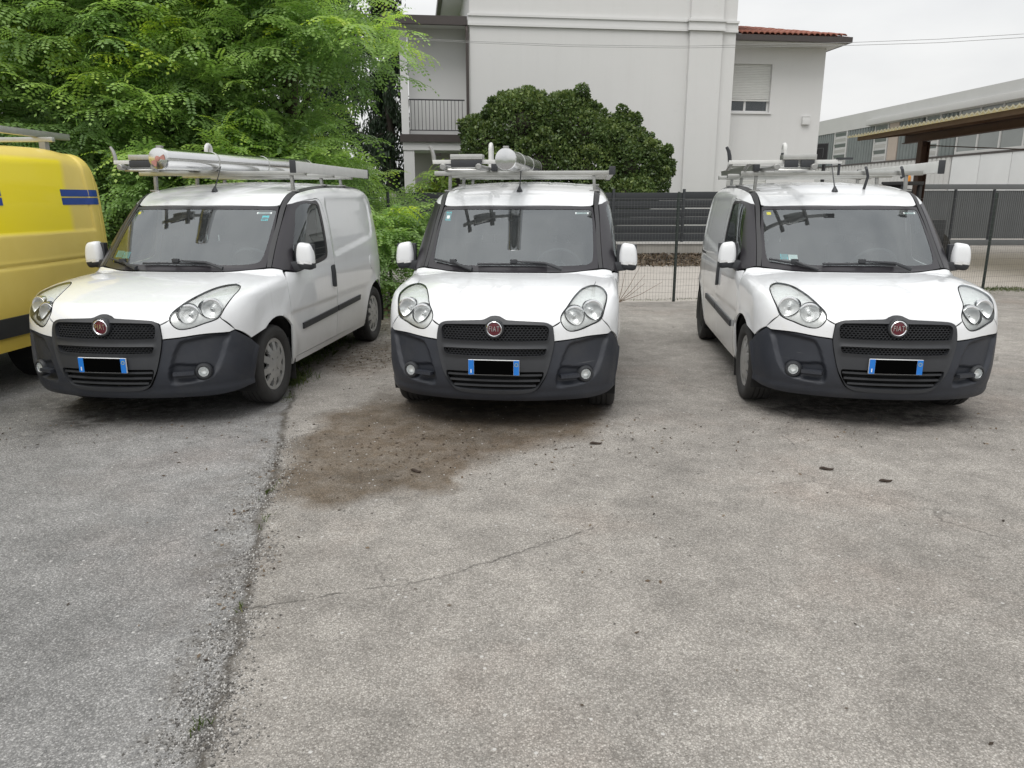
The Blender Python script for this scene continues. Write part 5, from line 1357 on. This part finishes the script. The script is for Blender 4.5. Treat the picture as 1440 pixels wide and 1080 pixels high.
def acacia(name_label, xr, base, nb, seed, extra=()):
    rg = np.random.default_rng(seed); B = []
    tries = 0
    while len(B) < nb and tries < 20000:
        tries += 1
        z = rg.uniform(.9, 7.2); y = 11.3+3.4*rg.uniform(0, 1)**1.5; x = rg.uniform(*xr)
        if x > float(XMAX(z))+.10: continue
        if z > 6.2 and y < 12: continue
        if y < 11.6 and z < 1.7: continue
        r = rg.uniform(.42, .80)
        if any((x-b[0])**2+(y-b[1])**2+(z-b[2])**2 < (.42*(r+b[3]))**2 for b in B): continue
        B.append((x, y, z, r))
    B += list(extra)
    pos = []; hd = []; pt = []; tn = []; sc = []
    for (x, y, z, r) in B:
        n = int(34*r/.6); d = unit(rg.normal(0, 1, (n, 3))); d[:, 2] = d[:, 2]*.75+.18; d[:, 1] -= .15
        bt = rg.normal(.42, .15)+.035*(z-3)
        for q in unit(d):
            rr = r*rg.uniform(.25, 1.0)
            p = np.array((x, y, z))+q*rr*np.array((1.15, 1, .75)); pos.append(p)
            hd.append(math.atan2(q[1], q[0])+rg.normal(0, .5)); pt.append(rg.normal(.10, .30)+.35*q[2]); sc.append(rg.uniform(.68, 1.3))
            tn.append(bt+rg.normal(0, .09)+.10*q[2]+(.32 if rg.random() < .05 else 0))
    V, Q, T = place(tpl, np.array(pos), hd, pt, rg.normal(0, .25, len(pos)), sc, tn)
    # inner leaves fill the crown
    ip_ = np.concatenate([np.array((x, y+.25, z))+rg.normal(0, 1, (int(420*r), 3))*r*.45 for (x, y, z, r) in B if r > .38]); n_ = len(ip_)
    ip_ = ip_[ip_[:, 0] < XMAX(ip_[:, 2])+.25]; n_ = len(ip_)
    ax = unit(rg.normal(0, 1, (n_, 3))); wd = unit(np.cross(ax, rg.normal(0, 1, (n_, 3)))); s_ = .12*rg.uniform(.6, 1.2, n_)[:, None]
    V2 = np.stack([ip_-ax*s_*.5, ip_+wd*s_*.33, ip_+ax*s_*.5, ip_-wd*s_*.33], 1).reshape(-1, 3)
    Q = np.concatenate([Q, np.arange(4*n_).reshape(n_, 4)+len(V)]); V = np.concatenate([V, V2]); T = np.concatenate([T, np.repeat(rg.normal(.35, .1, n_), 4)])
    t = empty('acacia_tree', (base[0], base[1], 0), 0, name_label, 'tree', 'acacia trees at the edge of the car park')
    amesh('crown', V-np.array((base[0], base[1], 0)), Q, T, MATS['acacia_leaf'], t)
    g = G(); g.tube([(0, 0, -.1), (.05, .05, 1.0), (-.05, .1, 2.2), (.1, .15, 3.6), (0, .2, 5.2)], [.16, .14, .12, .09, .04], 10)
    g.build('trunk', MATS['bark'], t, smooth=True)
    lg = G()
    for i, (x, y, z, r) in enumerate(B):
        if i % 2: continue
        e = Vector((x-base[0], y-base[1], z)); s = Vector((0, .1, min(max(z-1.2-.25*abs(e.x), .6), 4.2)))
        mid = s.lerp(e, .5)+Vector((0, 0, .18+.1*rg.random())); lg.tube([s, mid, e], [.045, .028, .008], 6, False)
    tag(lg.build('limbs', MATS['bark'], t, smooth=True), kind='stuff')
    return t
acacia('bright green acacia tree rising behind the yellow van', (-9.6, -5.2), (-7.4, 13.0), 125, 21)
low = [(at(560, 335, 11.2).x, 11.2, at(560, 335, 11.2).z, .34), (at(585, 345, 11.25).x, 11.25, at(585, 345, 11.25).z, .28), (at(548, 372, 11.1).x, 11.1, at(548, 372, 11.1).z, .30), (at(530, 310, 11.4).x, 11.4, at(530, 310, 11.4).z, .40), (at(520, 350, 11.0).x, 11.0, .85, .35), (at(552, 395, 11.2).x, 11.2, at(552, 395, 11.2).z, .2),
       (at(528, 52, 11.2).x, 11.2, at(528, 52, 11.2).z, .22), (at(490, 35, 11.4).x, 11.4, at(490, 35, 11.4).z, .42), (at(500, 95, 11.6).x, 11.6, at(500, 95, 11.6).z, .32)]
acacia('bright green acacia tree with low branches hanging over the wire fence', (-5.7, -1.6), (-3.6, 12.6), 85, 33, low)

def shell_leaves(rg, blobs, n_per, size, tint0, squash=.9, depth=.35):
    P = []; D = []; T = []
    for (x, y, z, r) in blobs:
        n = int(n_per*r*r); d = unit(rg.normal(0, 1, (n, 3))); rr = r*(1-depth*rg.random(n)**2.0)
        P.append(np.array((x, y, z))+d*rr[:, None]*np.array((1, 1, squash))); D.append(d)
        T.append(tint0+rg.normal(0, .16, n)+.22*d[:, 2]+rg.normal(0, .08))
    P = np.concatenate(P); D = np.concatenate(D); T = np.concatenate(T)
    keep = np.ones(len(P), bool)
    for (x, y, z, r) in blobs:
        q = (P-np.array((x, y, z)))/np.array((1, 1, squash)); keep &= np.linalg.norm(q, axis=1) > r*(1-depth)*.98
    P, D, T = P[keep], D[keep], T[keep]; n = len(P)
    ax = unit(D+rg.normal(0, .8, (n, 3))); wd = unit(np.cross(ax, rg.normal(0, 1, (n, 3)))); s = size*rg.uniform(.6, 1.3, n)[:, None]
    V = np.stack([P-ax*s*.5, P+wd*s*.30, P+ax*s*.5, P-wd*s*.30], 1).reshape(-1, 3); Q = np.arange(4*n).reshape(n, 4)
    return V, Q, np.repeat(T, 4)
rg = np.random.default_rng(4)
# evergreen bush against the house
def bush_at(px, py, Y): p = at(px, py, Y); return p
bl = []
for px, py, Y, r in [(735,180,23.6,1.15),(690,205,23.7,.9),(790,180,23.7,1.1),(815,195,23.4,.95),(700,250,23.3,1.),(760,240,23.,1.2),(820,250,23.1,1.1),(850,215,23.6,.95),(885,200,23.8,.62),(880,240,23.3,.95),(912,225,23.7,.62),(915,258,23.4,.6),(670,185,24.,.55),(740,150,23.9,.62),(712,150,24.,.5),(800,155,23.8,.6),(835,165,23.9,.45),(858,190,23.7,.55),(868,215,23.4,.7),(882,172,24.,.35),(860,280,22.9,.8),(720,300,23.,1.1),(790,310,23.,1.2),(670,240,23.6,.55),(925,240,23.8,.4),(896,270,22.6,.55),(880,275,22.2,.5),(905,280,22.0,.35)]:
    p = bush_at(px, py, Y); bl.append((p.x, p.y, p.z, r))
for k in range(150):
    x, y, z, r = bl[rg.integers(0, 25)]; d = unit(rg.normal(0, 1, 3)); d[1] = -abs(d[1])*.8; d[2] = d[2]*.6+.35
    rr = rg.uniform(.10, .26); bl.append((x+d[0]*r*rg.uniform(.9, 1.12), y+d[1]*r, z+d[2]*r*rg.uniform(.9, 1.15), rr))
bs_ = empty('evergreen_bush', (1.6, 23.6, -.09), 0, 'big dense dark green evergreen bush against the house wall', 'bush')
V, Q, T = shell_leaves(rg, bl, 5600, .105, .45, .95, .42)
amesh('foliage', V-np.array((1.6, 23.6, -.09)), Q, T, MATS['evergreen_leaf'], bs_)
core = G()
for (x, y, z, r) in bl[:27]: core.lathe([(0, -r*.42), (r*.30, -r*.30), (r*.42, 0), (r*.30, r*.30), (0, r*.42)], (x-1.6, y-23.6, z+.09), (0, 0, 1), 10)
core.tube([(0, 0, 0), (.1, 0, 1.2), (.4, 0, 2.6)], [.14, .11, .05], 8); core.build('branches', MATS['dark_bark'], bs_, smooth=True)
# light shrubs in front of the porch
for px, py, Y, r, lb in ((622, 262, 22.3, .42, 'yellow-green leafy shrub in front of the porch door'), (597, 268, 22.2, .28, 'small pale shrub at the foot of the porch pillar')):
    p = at(px, py, Y); b = [(p.x, p.y, p.z, r), (p.x+.25*r, p.y, p.z-.5*r, r*.9), (p.x-.5*r, p.y+.1, p.z-.4*r, r*.7)]
    s_ = empty('porch_shrub', (p.x, p.y, -.09), 0, lb, 'shrub', 'shrubs by the porch')
    V, Q, T = shell_leaves(rg, b, 2600, .10, .6, .95, .6); amesh('foliage', V-np.array((p.x, p.y, -.09)), Q, T, MATS['shrub_leaf'], s_)
    g = G(); [g.tube([(0, 0, 0), (dx, 0, p.z-.1)], [.02, .008], 5) for dx in (-.12, 0, .14)]; g.build('stems', MATS['bark'], s_)
# dark conifers behind the acacias
def conifer(px, Y, h, rad, label, seed):
    rg = np.random.default_rng(seed); x = at(px, 200, Y).x
    t = empty('conifer', (x, Y, -.09), 0, label, 'tree', 'dark conifers'); P = []; A = []; lim = G()
    for z in np.arange(1.6, h, .32):
        R_ = rad*(1-(z/h)**1.3)+.15
        for k in range(6):
            a = rg.uniform(0, 6.28); ln = R_*rg.uniform(.6, 1.1); pts = [(math.cos(a)*ln*u, math.sin(a)*ln*u, z+.12*u-.75*ln*u*u*.6) for u in (0, .35, .7, 1.)]
            lim.tube(pts, [.03, .02, .012, .004], 5, False)
            for u in np.linspace(.2, 1, 13):
                n = 10; c = np.array((math.cos(a)*ln*u, math.sin(a)*ln*u, z+.12*u-.45*ln*u*u)); P.append(c+rg.normal(0, .07, (n, 3))-np.array((0, 0, 1))*rg.random((n, 1))*.38)
    P = np.concatenate(P); n = len(P); ax = unit(rg.normal(0, .35, (n, 3))+np.array((0, 0, -1.))); wd = unit(np.cross(ax, rg.normal(0, 1, (n, 3)))); s = .20*rg.uniform(.6, 1.3, n)[:, None]
    V = np.stack([P-ax*s*.5, P+wd*s*.14, P+ax*s*.5, P-wd*s*.14], 1).reshape(-1, 3)
    amesh('crown', V, np.arange(4*n).reshape(n, 4), np.repeat(rg.random(n), 4), MATS['conifer_leaf'], t)
    G().tube([(0, 0, 0), (.05, 0, h*.5), (0, 0, h)], [.20, .14, .03], 10).build('trunk', MATS['dark_bark'], t, smooth=True); tag(lim.build('limbs', MATS['dark_bark'], t), kind='stuff')
conifer(548, 30.5, 13., 1.5, 'tall dark conifer with hanging twigs beside the balcony', 3)
conifer(470, 20.5, 10.5, 1.9, 'broad dark conifer hidden behind the acacia leaves', 5)
conifer(330, 21., 11., 2.2, 'dark conifer deep behind the acacia trees', 6)

# ---------------- ground litter, grass, twigs
def blades(rg, pts, h, w_, tint):
    n = len(pts); P = np.array(pts); d = rg.normal(0, .45, (n, 3)); d[:, 2] = 1; d = unit(d); hh = h*rg.uniform(.4, 1.2, n)[:, None]
    sd = unit(np.cross(d, rg.normal(0, 1, (n, 3))))*w_/2; bend = rg.normal(0, .35, (n, 3))*hh; bend[:, 2] = -abs(bend[:, 2])*.4
    V = np.stack([P-sd, P+sd, P+d*hh*.6+sd*.7, P+d*hh+bend, P+d*hh*.6-sd*.7], 1).reshape(-1, 3)
    return V, np.arange(5*n).reshape(n, 5), np.repeat(tint+rg.normal(0, .2, n), 5)
pts = []
def patch_pts(cx, cy, rx, ry, n): 
    for _ in range(n): pts.append((cx+rg.normal(0, rx), cy+rg.normal(0, ry), 0))
for px, py, rx, ry, n in ((425,505,.10,.20,420),(412,535,.07,.14,260),(440,492,.12,.15,260),(470,480,.12,.2,160),(405,560,.03,.08,60),(382,690,.010,.08,22),(372,735,.010,.06,16),(340,855,.008,.03,16),(283,1022,.012,.02,26),(1400,408,.5,.10,500),(1435,409,.4,.12,400),(1350,412,.4,.1,250),(905,423,.35,.06,150),(980,421,.35,.06,160)):
    c = gnd(px, py); patch_pts(c.x, c.y, rx, ry, n)
V, Q, T = blades(rg, pts, .038, .004, .4)
for px, py, rx, ry, n in ((428,505,.09,.22,700),(414,536,.06,.14,420),(445,492,.12,.16,380),(468,480,.12,.18,160),(1405,407,.5,.08,500)):
    c = gnd(px, py); v_, q_, t_ = blades(rg, [(c.x+rg.normal(0, rx), c.y+rg.normal(0, ry), 0) for _ in range(n)], .075, .007, .45)
    Q = np.concatenate([Q, q_+len(V)]); V = np.concatenate([V, v_]); T = np.concatenate([T, t_])
tag(amesh('grass', V, Q, T, MATS['grass_blade']), 'sparse grass growing in the joint and along the fence', 'grass', kind='stuff')
# fallen leaves and gravel
lp_ = []
for px, py, rx, ry, n in ((520,500,.35,.5,900),(560,462,.25,.35,500),(480,470,.3,.6,400),(700,620,.9,.25,220),(540,640,.4,.25,200),(380,680,.05,.5,90),(350,820,.04,.25,40),(560,435,.3,.2,420),(900,700,1.6,.8,130),(1200,600,.9,.3,140),(200,600,.8,.25,140)):
    c = gnd(px, py); lp_ += [(c.x+rg.normal(0, rx), c.y+rg.normal(0, ry), .004) for _ in range(n)]
P = np.array(lp_); n = len(P); ax = rg.normal(0, 1, (n, 3)); ax[:, 2] *= .2; ax = unit(ax); wd = unit(np.cross(ax, np.array((0, 0, 1.))+rg.normal(0, .25, (n, 3)))); s = .010*rg.uniform(.35, 1.6, n)[:, None]
V = np.stack([P-ax*s, P+wd*s*.5+np.array((0, 0, .002)), P+ax*s, P-wd*s*.5], 1).reshape(-1, 3)
tag(amesh('leaf_litter', V, np.arange(4*n).reshape(n, 4), np.repeat(rg.random(n), 4), MATS['dead_leaf']), 'small brown leaf scraps scattered on the asphalt', 'leaf litter', kind='stuff')
# loose pale and dark chippings
lp_ = []
for px, py, rx, ry, n in ((388,640,.05,.35,500),(372,700,.06,.30,900),(345,800,.055,.20,900),(318,900,.06,.13,900),(296,980,.065,.08,800),(285,1040,.07,.06,700),(600,640,.6,.3,90),(800,560,2.,.6,160),(900,800,2.,.8,160)):
    c = gnd(px, py); lp_ += [(c.x+rg.normal(0, rx), c.y+rg.normal(0, ry), 0.) for _ in range(n)]
oc = np.array([(1,0,0),(0,1,0),(-1,0,0),(0,-1,0),(0,0,1),(0,0,-.3)]); of = np.array([(0,1,4),(1,2,4),(2,3,4),(3,0,4),(1,0,5),(2,1,5),(3,2,5),(0,3,5)])
VV = []; QQ = []; TT = []
for i, p in enumerate(lp_):
    VV.append(oc*rg.uniform(.5, 1.3, (6, 3))*rg.uniform(.002, .0075)+np.array(p)); QQ.append(of+6*i); TT += [rg.random()]*6
leafmat('chipping', [(0., (.08,.075,.07)), (.6, (.22,.21,.195)), (1., (.5,.49,.47))], .0, .9)
tag(amesh('chippings', np.concatenate(VV), np.concatenate(QQ), np.array(TT), MATS['chipping']), 'loose stone chippings along the joint in the asphalt', 'gravel', kind='stuff')
# seed pods
simple('seed_pod_brown', (.030, .018, .010), .7, var=.3, scale=60)
for px, py, ang, L, lb in ((838,625,5,.088,'dark dry seed pod lying on pale asphalt right of the stain'),(585,664,-28,.075,'dark seed pod lying on the brown damp stain'),(1162,661,-12,.085,'straight dark seed pod, farther of the pair below the van by the canopy'),(1245,678,3,.080,'short dark seed pod, nearer of the pair below the van by the canopy')):
    c = gnd(px, py); a = math.radians(ang); d = Vector((math.cos(a), math.sin(a), 0))
    pp = [d*(t-.5)*L+Vector((0, 0, .009+.004*math.sin(t*7))) for t in np.linspace(0, 1, 8)]
    o = G().tube(pp, [.003, .008, .0095, .009, .0098, .009, .007, .003], 8).build('seed_pod', MATS['seed_pod_brown'], smooth=True); o.location = c; tag(o, lb, 'seed pod', 'seed pods')
# dead branches heaped at the fence, bare stems by the middle van
g = G(); c = gnd(562, 448)
for _ in range(70):
    p = Vector((c.x+rg.normal(-.05, .26), c.y+.75+rg.normal(0, .45), abs(rg.normal(.05, .06))+.01)); a = rg.uniform(-.5, .5)+(0 if rg.random() < .7 else 1.3); L = rg.uniform(.3, .8)
    d = Vector((math.cos(a), math.sin(a), rg.normal(0, .12))); q = p+d*L*.5+Vector((0, 0, rg.uniform(.0, .05))); e = p+d*L; e.z = max(.01, e.z); q.z = max(.012, q.z)
    g.tube([p, q, e], [.008, .006, .003], 5, False)
tag(g.build('dead_branches', MATS['dry_twig']), 'heap of dry brown branches at the fence between two vans', 'branches', kind='stuff')
c = gnd(868, 424); bsx = empty('bare_shrub', (c.x, c.y-.12, 0), 0, 'bare thin stems sprouting by the wire fence beside the middle van', 'shrub')
for ang, L, b in ((25, .75, .30), (48, .6, .2), (62, .7, .25), (80, .55, .1), (105, .5, .1), (38, .5, .3)):
    a = math.radians(ang); G().tube([(0, 0, 0), (math.cos(a)*L*.5, rg.normal(0, .03), math.sin(a)*L*.42), (math.cos(a)*L*(1+.2*b), rg.normal(0, .05), math.sin(a)*L*(.9+b*.3))], [.005, .004, .002], 5).build('stem', MATS['dry_twig'], bsx)
# earth and leaves against the low wall
ev = []; nx, ny = 60, 8
for j in range(ny):
    for i in range(nx):
        x = -3.+11.5*i/(nx-1); y = 20.98-2.4*j/(ny-1); ev.append((x, y, -.05+.17*(1-j/(ny-1))**1.6*(.75+.5*math.sin(i*1.7)*math.sin(i*.6+j))+.02*rg.random()-(.0 if j < ny-1 else .02)))
mb = mk('earth_bank', ev, [(j*nx+i, (j+1)*nx+i, (j+1)*nx+i+1, j*nx+i+1) for j in range(ny-1) for i in range(nx-1)], MATS['earth']); tag(mb, kind='structure')
n = 5200; P = np.stack([rg.uniform(-3, 8.4, n), 20.95-2.3*rg.random(n)**1.5, np.zeros(n)], 1); P[:, 2] = .0+.13*((P[:, 1]-18.6)/2.4).clip(0, 1)**1.6+.03*rg.random(n)
ax = rg.normal(0, 1, (n, 3)); ax[:, 2] *= .5; ax = unit(ax); wd = unit(np.cross(ax, rg.normal(0, 1, (n, 3)))); s = .055*rg.uniform(.4, 1.4, n)[:, None]
V = np.stack([P-ax*s, P+wd*s*.5, P+ax*s, P-wd*s*.5], 1).reshape(-1, 3)
tag(amesh('fallen_leaves', V, np.arange(4*n).reshape(n, 4), np.repeat(rg.random(n), 4), MATS['dead_leaf']), 'brown fallen leaves banked against the low concrete wall', 'leaf litter', kind='stuff')
# ================================================================== place the three white vans
random.seed(3)
van0 = make_van()
VANS = [(-2.741, 5.979, -6.24), (-.027, 5.908, -6.09), (2.744, 5.923, -6.73)]
LBL = ['white van with a long shiny pipe on its roof, parked beside the yellow van',
       'white van parked in the middle between the other two white vans',
       'white van with no pipe on its roof, parked near the rusty canopy']
vans = []
for i, (x, y, a) in enumerate(VANS):
    v = van0 if i == 0 else copy_tree(van0)
    vans.append(v)
for i, (v, (x, y, a)) in enumerate(zip(vans, VANS)):
    v.location = (x, y, 0); v.rotation_euler = (0, 0, math.radians(a)); tag(v, LBL[i], 'van', 'white vans parked in a row')
    rack(v, 0., i == 2, *((1.832, 1.922), (1.815, 1.868), (1.822, 1.918))[i])
def vl(i): return (VANS[i][0], VANS[i][1], 0), math.radians(VANS[i][2])
who = ['beside the yellow van', 'in the middle of the row', 'near the rusty canopy']
for i in range(3):
    loc, rz = vl(i)
    ladder(-.66, -.24, 1.02, 3.0, 1.854, loc, rz, 'aluminium ladder on the roof rack of the white van %s' % who[i])
    loader(loc, rz, 'metal ladder clamp with hooks over the white van %s' % who[i], .28 if i == 2 else 0.)
loc, rz = vl(0); pipe((-.12, .25, 1.922), (.05, 2.98, 1.96), .083, loc, rz, 'shiny steel roof pipe with a red marked cap, beside the yellow van', True)
loc, rz = vl(1); pipe((-.045, .20, 1.912), (-.03, 2.95, 1.96), .081, loc, rz, 'shiny steel pipe with a plain mirror-like cap on the middle van')
# stickers behind the windscreens
def sticker(van, name, x0, x1, z0, z1, m):
    g = G(); v = []
    for x in (x0, x1):
        for z in (z0, z1): v.append((x, fy_(x, z)+.003, z))
    g.add(v, [(0, 2, 3, 1)]); g.build(name, MATS[m], van)
for i in range(3): sticker(vans[i], 'sticker', .50, .61, 1.484, 1.498, 'sticker_white')
sticker(vans[0], 'sticker', -.62, -.545, 1.135, 1.185, 'sticker_teal'); sticker(vans[0], 'sticker', -.535, -.46, 1.13, 1.18, 'sticker_teal'); sticker(vans[0], 'sticker', -.602, -.572, 1.478, 1.50, 'sticker_yellow'); sticker(vans[0], 'sticker', .55, .60, 1.43, 1.47, 'sticker_teal')
sticker(vans[1], 'sticker', -.615, -.565, 1.43, 1.50, 'sticker_teal'); sticker(vans[1], 'sticker', -.603, -.577, 1.445, 1.470, 'sticker_white')
sticker(vans[2], 'sticker', -.612, -.58, 1.475, 1.498, 'sticker_yellow'); sticker(vans[2], 'sticker', -.555, -.50, 1.125, 1.165, 'sticker_teal'); sticker(vans[2], 'sticker', -.495, -.43, 1.122, 1.162, 'sticker_white')
# the van by the canopy has lost the cap of its rear wheel: bare dark steel rim
for ch in vans[2].children:
    if ch.name.startswith('wheel') and not ch.name.startswith('wheel_arch') and ch.location.x < 0 and ch.location.y > 2:
        for c in ch.children:
            if c.name.startswith('hubcap'): c.data = c.data.copy(); c.data.materials[0] = MATS['rubber']
